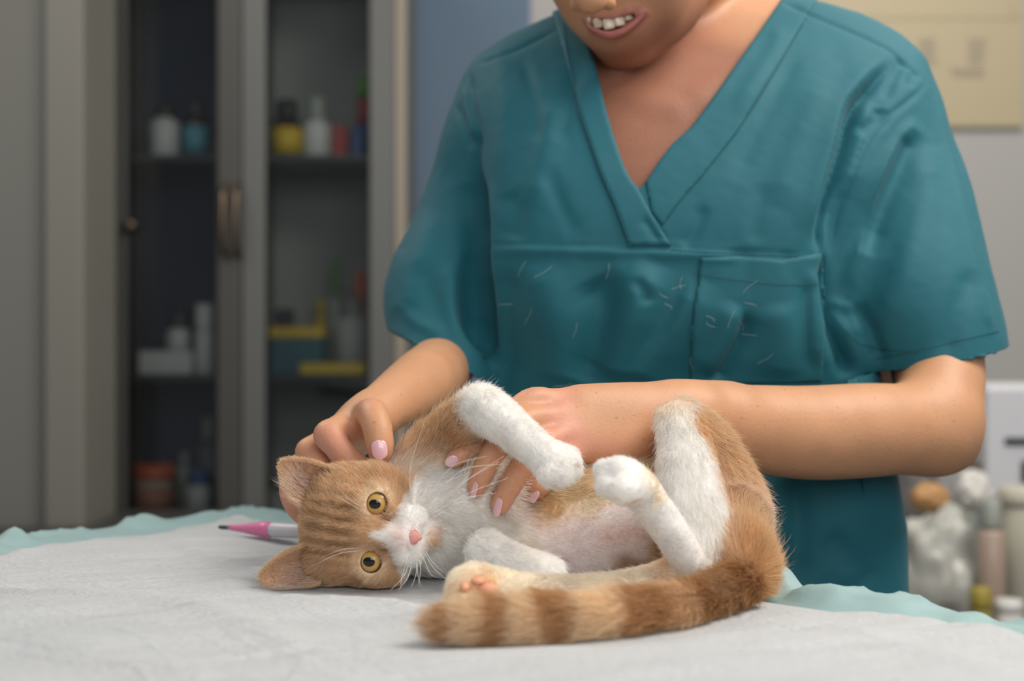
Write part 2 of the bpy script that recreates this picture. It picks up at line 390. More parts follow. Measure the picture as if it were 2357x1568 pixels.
# dark low bench at the far left
bp = [(-1.9, 2.3), (-.42, 2.3), (-.42, 2.96), (-.80, 2.96), (-.80, 2.69), (-1.9, 2.66)]
bn = mesh('low_bench', [(x, y, z) for z in (.1, .712) for x, y in bp], [(5, 4, 3, 2, 1, 0), (6, 7, 8, 9, 10, 11)]+[(i, (i+1) % 6, (i+1) % 6+6, i+6) for i in range(6)], mat('bench_dark', hexc(62, 62, 60), .5), None, False, origin=(-1.1, 2.6, .1))
be = empty('equipment_bench', (-1.1, 2.6, 0)); tag(be, 'low dark bench in front of the grey partition and cabinet foot', 'bench')
bn.name = 'bench_top'; bn.parent = be; bn.location = (0, 0, .1)
for x, y in ((-1.8, 2.36), (-.48, 2.36), (-.48, 2.85), (-1.8, 2.6)):
    mesh('leg', *box(x-.025, x+.025, y-.025, y+.025, 0, .12), m_dk, be, False)

# poster
m_post = mat('poster_paper', hexc(180, 166, 136), .5, noise=(2.5, .3, hexc(170, 162, 130)))
m_print = mat('poster_print', hexc(150, 140, 126), .7); m_line = mat('poster_line', hexc(164, 156, 122), .7)
pz = zb(296, YW); px0, px1 = xb(1800, YW), xb(2352, YW)
po = mesh('wall_poster', *box(px0, px1, YW-.012, YW-.002, pz, pz+.62), m_post, None, False, origin=((px0+px1)/2, YW-.01, pz)); tag(po, 'large cream poster with faint printed blocks on the white wall', 'poster')
def pr(u0, u1, v0, v1, m=m_print, nm='printed_block'):
    mesh(nm, *box(xb(u0, YW), xb(u1, YW), YW-.0132, YW-.0121, zb(v1, YW), zb(v0, YW)), m, po, False, origin=po.location)
for u in (2112, 2224):
    for k in range(7): pr(u, u+34+random.random()*14, 92+k*9, 96+k*9)
for k in range(3): pr(2180+k*6, 2262, 160+k*8, 164+k*8)
pr(1900, 2350, 42, 47, m_line, 'printed_line'); pr(2326, 2330, 0, 46, m_line, 'printed_line'); pr(1990, 2345, 288, 294, m_line, 'printed_line')
pr(1838, 1880, -30, 12, m_yel, 'yellow_patch')

# trolley with clutter at the right
m_trol = mat('trolley_metal', hexc(150, 150, 148), .35, metal=.6)
YT = 2.15; zt = .60
tr = empty('supply_trolley', (.95, YT+.2, 0)); tag(tr, 'steel supply trolley beside the white wall behind the person', 'trolley')
bevel(mesh('top_tray', *box(.50, 1.45, YT-.05, YT+.5, zt-.02, zt), m_trol, tr, False), .004)
for x in (.53, 1.42):
    for y in (YT-.02, YT+.47): mesh('leg', *lathe([(.012, 0), (.012, zt-.02)], (x, y, 0), 12), m_trol, tr)
zt += .0005
def lump(name, u, v, Y, ru, rv, ry, m, lab, cat, seed=0, amp=.25, sit=True):
    s = Y/FPX; c = P(u, v, Y); r = np.array([ru*s, ry, rv*s]); n = 26
    th = np.linspace(0, math.pi, n); ph = np.linspace(0, 2*math.pi, 2*n, endpoint=False)
    T, Ph = np.meshgrid(th, ph, indexing='ij'); d = np.stack([np.sin(T)*np.cos(Ph), np.sin(T)*np.sin(Ph), np.cos(T)], -1).reshape(-1, 3)
    q = 1+amp*fbm(d, 2.2, 3, seed); v_ = c+d*r*q[:, None]
    if sit: v_[:, 2] = np.maximum(v_[:, 2], zt)
    m2 = 2*n; f = [(i*m2+j, i*m2+(j+1) % m2, (i+1)*m2+(j+1) % m2, (i+1)*m2+j) for i in range(n-1) for j in range(m2)]
    f = [q_[::-1] for q_ in f]
    o = mesh(name, v_, f, m, None, origin=c); return tag(o, lab, cat)
m_bag = mat('bag_plastic', hexc(168, 168, 160), .25); m_bag2 = mat('bag_plastic_green', hexc(160, 185, 172), .3)
m_ton = mat('tape_tan', hexc(180, 135, 85), .5); m_dkg = mat('cloth_grey', hexc(100, 97, 95), .7); m_cot = mat('cotton', hexc(205, 203, 198), .9)
lump('plastic_bag', 2150, 1330, 2.3, 105, 165, .08, m_bag, 'crumpled clear plastic bag of supplies next to the green tunic', 'bag', 3)
lump('plastic_bag', 2095, 1290, 2.5, 45, 60, .05, m_bag2, 'small greenish plastic bag between tunic and clear bag', 'bag', 5, sit=False)
lump('grey_cloth', 2105, 1150, 2.58, 60, 110, .05, m_dkg, 'dark grey folded cloth behind the clear plastic bag', 'cloth', 8, .15, sit=False)
lump('tape_roll', 2140, 1146, 2.32, 46, 32, .03, m_ton, 'tan roll of bandage lying on the clear plastic bag', 'bandage', 9, .12, sit=False)
lump('cotton_pack', 2240, 1130, 2.4, 42, 45, .04, m_cot, 'white tuft of cotton behind the tan bandage', 'cotton', 11, .2, sit=False)
bottle('reagent_bottle', 2282, vb(zt, 2.2), 1150, 62, 2.2, mat('glass_pinkish', hexc(165, 145, 130), .3), m_pale, 'dusky pink bottle standing between clear bag and beige canister', 'bottle', .6, .2, zt)
bottle('reagent_bottle', 2215, vb(zt, 2.5), 1110, 60, 2.5, m_pale, m_wh, 'pale bottle behind the dusky pink bottle', 'bottle', .6, .2, zt)
bottle('canister', 2360, vb(zt, 2.32), 1120, 110, 2.32, mat('canister_beige', hexc(172, 168, 152), .5), mat('canister_lid', hexc(188, 184, 168), .5), 'large beige canister at the right edge of the trolley', 'canister', .95, .12, zt)
bottle('small_jar', 2322, vb(zt, 2.12), 1380, 60, 2.12, m_cot, m_wh, 'small white jar in front of the beige canister', 'jar', .9, .2, zt)
bottle('small_jar', 2258, vb(zt, 2.12), 1352, 44, 2.12, mat('jar_olive', hexc(140, 130, 60), .4), mat('cap_olive', hexc(150, 135, 50), .4), 'small olive jar in front of the dusky pink bottle', 'jar', .9, .3, zt)
# white analyser
Ya = 2.6
an = empty('analyser', (xb(2340, Ya), Ya+.1, zt)); tag(an, 'tall white laboratory analyser with dark screen behind the beige canister', 'device')
x0, x1 = xb(2268, Ya), xb(2440, Ya)
bevel(mesh('housing', *box(x0, x1, Ya, Ya+.14, zt, zb(885, Ya)), mat('device_white', hexc(205, 206, 210), .4), an, False), .012, 3)
mesh('dark_label', *box(xb(2312, Ya), x1-.01, Ya-.003, Ya-.0005, zb(1025, Ya), zb(1008, Ya)), m_dk, an, False)
bevel(mesh('screen', *box(xb(2350, Ya), x1-.005, Ya-.01, Ya-.0005, zb(1110, Ya), zb(1060, Ya)), m_dk, an, False), .003)
mesh('side_vent', *box(xb(2258, Ya), x0-.0005, Ya+.02, Ya+.1, zb(1130, Ya), zb(1070, Ya)), mat('vent_brown', hexc(110, 92, 70), .5), an, False)

# ================================================================== EXAMINATION TABLE AND PAD
def T2(u, v): 
    Y = (CAMZ-TABLE)*FPX/(v-784); return np.array([xb(u, Y), Y])
QA, QB, QC, QD = np.array([-.275, 1.415]), np.array([.60, .545]), np.array([-.05, .12]), np.array([-.78, .62])
def bil(s, t): return QA*((1-s)*(1-t))[..., None]+QB*(s*(1-t))[..., None]+QC*(s*t)[..., None]+QD*((1-s)*t)[..., None]
tb = empty('examination_table', (-.1, .7, 0)); tag(tb, 'steel examination table under the white and teal pad', 'table')
m_steel = mat('table_steel', hexc(120, 122, 124), .3, metal=.9)
def shr(e): return [tuple(bil(np.array(s), np.array(t))) for s, t in ((e, e), (1-e, e), (1-e, 1-e), (e, 1-e))]
c4 = shr(.035)
v = [(x, y, z) for z in (.85, .888) for x, y in c4]
bevel(mesh('tabletop', v, [(0, 1, 2, 3), (7, 6, 5, 4), (0, 4, 5, 1), (1, 5, 6, 2), (2, 6, 7, 3), (3, 7, 4, 0)], m_steel, tb, False), .004)
bevel(mesh('column', *box(-.2, .1, .55, .85, .06, .85), m_steel, tb, False), .01)
bevel(mesh('foot', *box(-.4, .3, .4, 1.0, 0, .06), m_steel, tb, False), .01)

creases = [([(560, 1372), (700, 1392), (900, 1400), (1130, 1452), (1300, 1500)], .0022, .012),
           ([(250, 1378), (420, 1400), (560, 1440), (760, 1520)], .0025, .014),
           ([(0, 1345), (140, 1368), (260, 1382)], .0025, .008), ([(480, 1180), (560, 1200), (700, 1225)], .003, .012),
           ([(0, 1290), (120, 1250), (330, 1215)], .002, .012), ([(380, 1240), (520, 1290), (640, 1330)], .0015, .010),
           ([(0, 1470), (260, 1520), (500, 1560)], .003, .02), ([(1850, 1400), (2100, 1420), (2357, 1470)], .0025, .010),
           ([(1560, 1430), (1800, 1440), (2200, 1500)], .002, .010), ([(1700, 1480), (2000, 1490), (2357, 1560)], .0022, .014),
           ([(940, 1345), (1040, 1330), (1100, 1335)], .002, .01), ([(820, 1372), (980, 1362), (1040, 1385)], .0015, .008), ([(430, 1352), (600, 1345), (700, 1360)], .0015, .012)]
creases = [(spline([T2(*q) for q in c], 5), a, w) for c, a, w in creases]
def padz(x, y):
    p3 = np.column_stack([x, y, np.zeros_like(x)])
    a = math.radians(-14); ca, sa = math.cos(a), math.sin(a)
    st = np.column_stack([(x*ca-y*sa)*7, (x*sa+y*ca)*34, np.zeros_like(x)])
    z = .0030*fbm(st+fbm(p3, 4, 2, 3)[:, None]*.5, 1.0, 3, 5)+.0009*fbm(st*2.6+fbm(p3, 6, 2, 4)[:, None], 1.0, 2, 77)+.0024*fbm(p3, 7, 2, 9)
    a = math.radians(30); ca, sa = math.cos(a), math.sin(a)
    st = np.column_stack([(x*ca-y*sa)*6, (x*sa+y*ca)*45, np.zeros_like(x)])
    r = fbm(st+fbm(p3, 4, 2, 13)[:, None]*1.5, 1.0, 2, 15); z += .0009*np.maximum(0, 1-np.abs(r)*5)*ss(-.2, .4, fbm(p3, 3, 2, 21))
    for c, am, w in creases:
        d, t = pathd(p3, [np.array([q[0], q[1], 0]) for q in c]); z += am*1.5*np.exp(-(d/w)**2)*np.minimum(1, 4*t*(1-t)+.25)
    # pressed flat under the cat
    d = np.minimum(pathd(p3, [np.array(q) for q in ((-.115, .965, 0), (-.02, 1.0, 0), (.15, .98, 0), (.16, .90, 0))])[0]-.045, pathd(p3, [np.array(q) for q in ((.15, .88, 0), (.07, .80, 0), (-.045, .775, 0))])[0]-.012)
    k = ss(.0, .035, d); return z*k+np.minimum(z, 0)*0-(1-k)*.0008
def sheet(name, e0, ns, nt, zf, m, parent, amp, seed):
    s, t = np.meshgrid(np.linspace(0, 1, ns), np.linspace(0, 1, nt), indexing='ij')
    s, t = s.ravel(), t.ravel()
    p2 = bil(e0+(1-2*e0)*s, e0+(1-2*e0)*t); p3 = np.column_stack([p2, np.zeros(len(p2))])
    # a wavy hand-laid outline
    edge = np.minimum(np.minimum(s, 1-s), np.minimum(t, 1-t))
    wv = np.stack([fbm(p3, 9, 3, seed), fbm(p3, 9, 3, seed+7)], 1)*amp*(1-ss(0, .12, edge))[:, None]; p2 = p2+wv
    z = zf(p2[:, 0], p2[:, 1], edge); v = np.column_stack([p2, z])
    f = np.array([(i*nt+j, (i+1)*nt+j, (i+1)*nt+j+1, i*nt+j+1) for i in range(ns-1) for j in range(nt-1)])[:, ::-1].copy()
    if vnormals(v, f)[:, 2].mean() < 0: f = f[:, ::-1].copy()
    return mesh(name, v, f, m, parent)
pad = empty('absorbent_pad', (-.1, .7, .89)); tag(pad, 'creased white absorbent pad with pale teal border spread over the table', 'pad')
m_back = mat('pad_backing', hexc(146, 174, 174), .6, bump=(60, .25, .003), sss=.15, sssr=(.3, .6, .6), sssc=.01)
m_pad = mat('pad_tissue', hexc(198, 200, 201), .85, bump=(200, .9, .003, (1, 3.2, 1)), noise=(7, .35, hexc(186, 193, 195)), sss=.05, sssr=(1, 1, 1), sssc=.005)
cr = [(T2(1800, 1345), .016, .012), (T2(1850, 1368), .008, .012), (T2(1905, 1375), .006, .014), (T2(330, 1195), .010, .02), (T2(30, 1240), .012, .012), (T2(560, 1180), .006, .04), (T2(1980, 1375), .006, .03), (T2(2100, 1385), .004, .03)]
def zback(x, y, e):
    p3 = np.column_stack([x, y, 0*x]); z = .8905+.0016*fbm(p3, 14, 3, 31)*(1-ss(0, .14, e))
    rb = fbm(p3, 26, 2, 44); z += .004*np.maximum(0, 1-np.abs(rb)*4)*(1-ss(.0, .06, e))
    for c, a, w in cr: z += a*np.exp(-((x-c[0])**2+(y-c[1])**2)/w**2)*(1-ss(.03, .08, e))
    return z+.0055*(1-ss(.02, .07, e))
sheet('backing_film', 0.0, 300, 240, zback, m_back, pad, .012, 51)
def ztop(x, y, e): return .8985+padz(x, y)+.001-.006*(1-ss(0, .03, e))
o = sheet('top_sheet', .048, 560, 440, ztop, m_pad, pad, .006, 61)

# ------------------------------------------------------------------ thermometer
m_pink = mat('thermometer_pink', hexc(222, 120, 165), .35, coat=.3); m_clear = mat('thermometer_clear', hexc(208, 206, 210), .3)
ya = 1.185; A_, B_ = P(503, 1224, 1.20), P(735, 1205, 1.15)
A_[2] = .9065; B_[2] = .909
ax = B_-A_; Ln = np.linalg.norm(ax); ax /= Ln
th = empty('thermometer', tuple(A_)); tag(th, 'pink digital thermometer with dark metal tip lying on the pad behind the cat', 'thermometer')
def along(t, r, flat=.75): return (A_+ax*t*Ln, r)
def tt(name, ts, rs, m):
    v, f = tube([A_+ax*Ln*t for t in ts], rs, 16); v = np.array(v)
    mesh(name, v, f, m, th)
tt('metal_tip', [0, .01, .03, .11], [.0008, .0015, .0018, .0018], mat('tip_metal', hexc(70, 85, 80), .25, metal=.8))
tt('shaft', [.11, .16, .26, .36, .46, .53, .535], [.0021, .0026, .0036, .005, .0066, .0068, .006], m_pink)
tt('display_body', [.536, .56, .95, 1.0], [.0060, .0064, .0055, .003], m_clear)

# ================================================================== THE CAT
HO = P(835, 1222, .932)+np.array([0, .026, 0])
HR = np.array([-.1, .0, -.995]); HU = np.array([-.995, 0, .1]); HF = np.array([0, -1, 0.])
HM = np.column_stack([HR, HU, HF])          # lateral, up, forward in columns
def H(r, u, f): return HO+HR*r+HU*u+HF*f
CF = Field((-.20, .74, .885), (.205, 1.09, 1.06), .0013)
# name: rows (u, v, Y, r px), blend, flow sign, fur length, base colour, colour blobs [(points, r px, colour, soft px)]
GI = (218, 180, 134); GD = (180, 132, 86); CRM = (238, 220, 190); WH = (250, 247, 242); PK = (252, 238, 234); OR = (216, 168, 112)
CAT = {
 'neck': ([(845, 1200, .975, 100), (930, 1175, .985, 100), (1010, 1180, .99, 120)], .02, 1, .0065, WH,
          [([(905, 1020, .99), (960, 985, .99)], 38, (222, 188, 146), 45)]),
 'chest': ([(985, 1190, .995, 118), (1080, 1190, 1.0, 132), (1200, 1190, 1.0, 134)], .02, 1, .007, (252, 247, 236),
          [([(1225, 1150, .96), (1260, 1175, .96)], 45, (208, 172, 122), 50), ([(1140, 1100, .96), (1200, 1050, .96)], 45, (206, 186, 150), 60),
           ([(1205, 1290, .96), (1215, 1310, .96)], 14, (232, 208, 140), 20)]),
 'belly': ([(1200, 1190, 1.0, 134), (1350, 1200, .994, 132), (1500, 1200, .994, 134), (1610, 1195, 1.0, 130)], .02, 1, .008, PK,
          [([(1260, 1145, .96), (1330, 1120, .96), (1460, 1070, .97)], 52, (230, 206, 166), 45), ([(1240, 1150, .96), (1275, 1172, .96)], 14, OR, 28),
           ([(1400, 1130, .96), (1350, 1160, .96)], 22, (242, 226, 196), 30), ([(1200, 1270, .96), (1240, 1330, .96)], 40, (240, 228, 208), 40),
           ([(1440, 1315, .96), (1520, 1330, .96)], 30, (206, 172, 138), 45), ([(1282, 1292, .957), (1302, 1300, .957)], 9, (188, 158, 178), 16),
           ([(1330, 1318, .957), (1350, 1326, .957)], 7, (196, 138, 150), 12), ([(1400, 1230, .96), (1480, 1225, .96)], 14, (238, 210, 202), 50)]),
 'upper_arm': ([(985, 1060, .995, 62), (1040, 1010, .985, 60), (1105, 950, .962, 50)], .016, 1, .011, (232, 204, 168),
          [([(960, 1010, .98), (1030, 975, .98)], 30, (220, 182, 136), 40), ([(1020, 1005, .96), (1048, 1025, .96)], 12, OR, 24), ([(1105, 930, .95), (1115, 950, .95)], 55, WH, 30)]),
 'forearm': ([(1108, 938, .952, 50), (1150, 965, .94, 49), (1205, 1010, .925, 42), (1245, 1042, .915, 40), (1280, 1070, .908, 48)], .006, 1, .0042, WH, [([(1330, 1068, .893), (1306, 1074, .886)], 3, (150, 118, 96), 4), ([(1306, 1098, .886), (1288, 1076, .882)], 3, (150, 118, 96), 4), ([(1274, 1106, .885), (1266, 1088, .882)], 3, (160, 128, 106), 4), ([(1208, 1002, .90), (1200, 1018, .90), (1186, 1030, .905)], 1.5, (160, 130, 110), 3), ([(1254, 1028, .90), (1240, 1050, .90)], 1.5, (160, 130, 110), 3)]),
 'thigh': ([(1610, 1260, 1.0, 120), (1640, 1150, 1.0, 100), (1610, 1040, .985, 78), (1566, 968, .972, 48)], .018, -1, .012, GI,
          [([(1540, 980, .95), (1560, 1100, .94)], 34, WH, 38), ([(1560, 950, .95), (1580, 940, .95)], 30, (226, 190, 140), 40), ([(1700, 1200, .97), (1730, 1280, .96)], 30, OR, 50)]),
 'rump': ([(1625, 1225, .985, 118), (1648, 1275, .95, 112), (1672, 1300, .93, 108)], .02, -1, .013, GI,
          [([(1720, 1250, .92), (1745, 1350, .9)], 35, OR, 50), ([(1690, 1390, .9), (1740, 1395, .9)], 25, GD, 45)]),
 'shank': ([(1566, 975, .965, 46), (1580, 1070, .945, 60), (1598, 1170, .925, 66), (1606, 1250, .91, 52), (1603, 1310, .90, 33)], .006, 1, .007, WH,
          [([(1610, 960, .96), (1650, 1060, .95), (1680, 1150, .93)], 24, (220, 176, 122), 26), ([(1555, 1285, .89), (1565, 1300, .89)], 14, (226, 200, 160), 24)]),
 'foot': ([(1600, 1325, .895, 30), (1560, 1250, .885, 38), (1512, 1180, .876, 38), (1475, 1130, .868, 42), (1440, 1108, .864, 50)], .006, 1, .0032, WH,
          [([(1370, 1106, .847), (1396, 1098, .835), (1420, 1098, .832)], 3, (150, 116, 96), 4), ([(1412, 1146, .837), (1410, 1122, .828), (1422, 1104, .829)], 3.5, (150, 110, 90), 4), ([(1406, 1066, .842), (1424, 1088, .834)], 2.5, (170, 136, 112), 4), ([(1480, 1150, .845), (1450, 1158, .845), (1420, 1146, .845)], 3, (224, 190, 160), 6), ([(1500, 1110, .86), (1520, 1140, .86)], 24, (245, 228, 200), 34)]),
 'lower_foreleg': ([(1118, 1268, .935, 44), (1180, 1300, .925, 42), (1260, 1320, .92, 36)], .008, 1, .006, WH, []),
 'lower_hind_leg': ([(1640, 1310, .93, 66), (1500, 1350, .895, 46), (1350, 1362, .876, 36), (1220, 1358, .864, 34), (1130, 1352, .856, 44), (1092, 1356, .85, 56)], .010, 1, .0045, (246, 234, 214),
          [([(1110, 1350, .84), (1080, 1375, .84)], 36, (240, 208, 164), 40), ([(1560, 1330, .9), (1640, 1320, .9)], 50, GI, 60)]),
 'tail': ([(1700, 1345, .885, 46), (1640, 1375, .86, 44), (1560, 1398, .828, 44), (1440, 1412, .803, 46), (1310, 1424, .786, 48), (1190, 1430, .778, 47), (1090, 1432, .774, 41), (1015, 1432, .772, 24)], .006, 1, .013, GI, []),
}
order = ['chest', 'belly', 'neck', 'rump', 'thigh', 'upper_arm', 'lower_foreleg', 'forearm', 'shank', 'lower_hind_leg', 'foot', 'tail']
for nm in order:
    rows, k, *_ = CAT[nm]; pp, rr = pxc(rows); CF.chain(pp, rr, k)
for rows in ([(1092, 1010, .985, 16), (1098, 1060, .962, 9), (1072, 1110, .955, 9), (1060, 1160, .955, 14)], [(1172, 1030, .975, 14), (1152, 1085, .952, 8), (1122, 1140, .949, 8), (1112, 1200, .955, 14)], [(1240, 1080, .965, 14), (1212, 1110, .950, 9), (1185, 1170, .950, 10)]):
    pp, rr = pxc(rows); CF.chain(pp, rr, .014)
# shoulder blade, ribs, hips
# head
def he(r, u, f, a, b, c, k=.008, op='u'): CF.ell(H(r, u, f), (a, b, c), HM, k, op)
he(0, .006, -.004, .036, .037, .036, 0.012)
he(0, .018, .010, .026, .022, .022)
for s in (-1, 1):
    he(s*.021, -.010 if s > 0 else -.003, .006, .0195, .022 if s > 0 else .020, .021, .010)
    he(s*.0085, -.0305, .0245, .0115, .0110, .0125, .005)
    he(s*.016, .010, .020, .012, .010, .010, .008)
CF.chain([H(0, .016, .024), H(0, -.006, .031), H(0, -.022, .036), H(0, -.031, .0365)], [.010, .0075, .0062, .0055], .007)
he(0, -.043, .016, .0085, .007, .010, .006)
CF.chain([H(0, -.039, .036), H(0, -.041, .030)], [.0012, .0016], .002, 's')
CF.chain([H(0, -.0395, .034), H(.008, -.0425, .028), H(.014, -.042, .020)], [.0011, .0012, .0008], .002, 's')
CF.chain([H(0, -.0395, .034), H(-.008, -.0425, .028), H(-.014, -.042, .020)], [.0011, .0012, .0008], .002, 's')
EYE = [(-.0188, -.0078), (.0190, -.0078)]; EF = .0235; ER = .0092
for r, u in EYE:
    he(r, u, EF-.001, .0125, .0115, .0105, .006)
    CF.ell(H(r, u, EF+.008), (.0074, .0066, .012), HM, .0015, 's')
# ears
EARS = [((796, 1094, .952), (710, 1174, .948), (649, 1063, .954), 1), ((738, 1342, .942), (730, 1250, .942), (600, 1330, .94), -1)]
for A, B, T_, s in EARS:
    CF.ell((P(*A)+P(*B))/2+np.array([.006, .010, 0]), (.016, .012, .014), None, .012)
# toes
def toes(lst, k=.004):
    for u, v, Y, r in lst: CF.ell(P(u, v, Y), np.ones(3)*r*Y/FPX, None, k)
toes([(1308, 1058, .905, 26), (1312, 1078, .898, 25), (1293, 1092, .895, 26), (1264, 1092, .897, 25)], .0035)
toes([(1392, 1085, .862, 25), (1398, 1118, .856, 26), (1424, 1080, .858, 27), (1440, 1128, .848, 34), (1478, 1122, .852, 34)], .004)
toes([(1060, 1340, .848, 24), (1052, 1370, .845, 26), (1070, 1392, .84, 26), (1092, 1322, .85, 22)], .004)
def groove(rows, k=.0015):
    pp, rr = pxc(rows); CF.chain(pp, rr, k, 's')
groove([(1330, 1068, .893, 3), (1306, 1074, .886, 3)]); groove([(1306, 1096, .886, 3), (1288, 1078, .882, 2.5)]); groove([(1276, 1106, .885, 3), (1268, 1084, .882, 2)])
groove([(1372, 1104, .847, 3), (1400, 1098, .835, 3), (1420, 1098, .832, 2.5)]); groove([(1408, 1145, .837, 3.5), (1412, 1122, .828, 3.5), (1420, 1106, .829, 2.5)]); groove([(1408, 1068, .842, 2.5), (1420, 1090, .834, 2.5)])
CF.smooth(1)
# keep the underside on the pad
zi = CF.lo[2]+CF.h*np.arange(CF.n[2]); CF.D = np.maximum(CF.D, (TABLE+.0008-zi)[None, None, :].astype(np.float32))
cv, cq = CF.mesh(); cn = vnormals(cv, cq)

# part weights for colour, flow and length
def pathparts(v, rows):
    pp, rr = pxc(rows); q = spline(np.column_stack([pp, rr]), 4); best = np.full(len(v), 9.); dr = np.zeros((len(v), 3)); par = np.zeros(len(v))
    m = len(q)-1
    for i in range(m):
        d, t = segd(v, q[i, :3], q[i+1, :3]); d = d-(q[i, 3]+t*(q[i+1, 3]-q[i, 3])); w = d < best
        best[w] = d[w]; g = q[i+1, :3]-q[i, :3]; dr[w] = g/np.linalg.norm(g); par[w] = (i+t[w])/m
    return best, dr, par
tailp = None
def head_color(v):
    d = v-HO; r, u, f = d@HR, d@HU, d@HF; a = np.abs(r)
    w = fbm(v, 180, 2, 3)*.0016
    c = np.tile(lin((220, 182, 138)), (len(v), 1))
    # tabby lines running back over the forehead
    n = fbm(np.column_stack([r*260, u*60, f*60]), 1, 2, 8)
    st = (np.sin(np.abs(r)*880+.8+1.5*fbm(np.column_stack([r*90, u*45, f*30]), 1, 2, 5))*.5+.5)*ss(-.004, .010, u)*(1-ss(.018, .028, a))
    c = mixc(c, (152, 108, 68), .9*st*(1-ss(.03, .042, u))+.18*n)
    # cheek bars
    ck = (np.sin(u*620+a*250+1.3)*.5+.5)*ss(.022, .03, a)*(1-ss(-.004, .008, u)); c = mixc(c, (192, 142, 90), .25*ck)
    # light rims round the eyes
    for er, eu in EYE:
        q = np.sqrt(((r-er)/1.05)**2+((u-eu))**2); c = mixc(c, (240, 216, 180), .75*np.exp(-((q-.0105)/.0022)**2)*ss(-.02, .01, u-eu+a-abs(er)+.01))
        q2 = np.sqrt((r-er*.56)**2*1.0+(u+.0155)**2*1.6); c = mixc(c, (176, 132, 100), .5*(1-ss(.002, .006, q2)))
    # white muzzle and blaze
    lim = -.0165-.30*np.maximum(0, a-.004)-.20*np.maximum(0, a-.016)+.012*np.exp(-(a/.0035)**2)
    c = mixc(c, WH, ss(0, .0035, lim+w-u))
    c = mixc(c, (238, 208, 200), .6*np.exp(-(((r)/.008)**2+((u+.027)/.008)**2)))
    c = mixc(c, (222, 176, 130), .8*np.exp(-(((r-.001)/.007)**2+((u+.0465)/.005)**2)))
    c = mixc(c, (235, 205, 165), .4*ss(.034, .044, a)*ss(-.01, .0, u))
    return c
def mixc(c, col, w):
    w = np.clip(w, 0, 1)[:, None]; return c*(1-w)+lin(col)*w
wn = fbm(cv, 60, 3, 12)*.006
hd = np.sqrt((((cv-H(0, 0, 0))@HR)/.041)**2+(((cv-H(0, -.002, 0))@HU)/.044)**2+(((cv-H(0, 0, 0))@HF)/.042)**2)
dist = [ (hd-1)*.040 ]; dirs = []; colr = [head_color(cv)]; lens = [np.full(len(cv), .0055)]
dd = cv-HO; hr, hu, hf = dd@HR, dd@HU, dd@HF
fl = HU[None, :]*(1.0)+HR[None, :]*(np.sign(hr)*np.minimum(1.3, np.abs(hr)/.028))[:, None]-HF[None, :]*.3
fl = np.where((hu < -.030)[:, None], HR[None, :]*np.sign(hr)[:, None]*.8-HU[None, :]*.9, fl); dirs.append(fl/np.linalg.norm(fl, axis=1)[:, None])
lens[0] = .0040+.0035*ss(.022, .04, np.abs(hr))+.002*ss(.0, .04, hu)
for nm in order:
    rows, k, sg, ln, base, blobs = CAT[nm]
    b, dr, par = pathparts(cv, rows); dist.append(b); dirs.append(dr*sg); c = np.tile(lin(base), (len(cv), 1))
    if nm == 'tail':
        tailp = par; ph = par*34+1.2*fbm(cv, 40, 2, 4)+.6; band = ss(-.3, .55, np.sin(ph)); c = mixc(c, (184, 132, 82), band*.9); c = mixc(c, (240, 214, 174), (1-band)*ss(.3, .5, par)*.8)
        c = mixc(c, (150, 96, 48), .75*(1-ss(.12, .36, par))); c = mixc(c, (204, 164, 120), .7*ss(.92, .99, par))
    for pts, rp, colr_, sf in blobs:
        d, _ = pathd(cv*[1, .45, 1], [P(*p)*[1, .45, 1] for p in pts]); c = mixc(c, colr_, 1-ss((rp-sf*.5)*.00029, (rp+sf*.5)*.00029, d+wn*.7*min(1, rp/30)))
    colr.append(c); L_ = np.full(len(cv), ln)
    if nm == 'belly':
        d, _ = pathd(cv*[1, .4, 1], [P(*p)*[1, .4, 1] for p in ((1270, 1240, .96), (1480, 1240, .96))]); L_ = .0030+.0065*ss(.022, .034, d)
    if nm == 'thigh': L_ = L_*(.7+.5*ss(1.0, 0.9, zb(0, 1)*0+cv[:, 2]*0+1))+.0
    if nm == 'tail': L_ = np.full(len(cv), .0125)
    lens.append(L_)
dist = np.array(dist); w = np.exp(-(dist-dist.min(0))/.0032); w /= w.sum(0)
ccol = np.einsum('pn,pnc->nc', w, np.array(colr)); cdir = np.einsum('pn,pnc->nc', w, np.array(dirs)); clen = (w*np.array(lens)).sum(0)
# soft patchy variation of the coat
g = fbm(cv, 90, 3, 30); ccol = ccol*(1+.07*g)[:, None]
nosekill = np.exp(-((hr+.0012)/.0062)**2-((hu+.036)/.0048)**2)*(hf > .02)

catc = P(1300, 1200, .98); catc[2] = TABLE
cat = empty('cat', tuple(catc)); tag(cat, 'young ginger and white cat lying on its side on the absorbent pad', 'cat')
m_fur0 = mat('cat_skin', (1, 1, 1), .75, attr=True, bump=(400, .4, .001), sheen=.2)
mesh('body', cv, cq, m_fur0, cat, cols=np.clip(ccol, 0, 1)**.85)

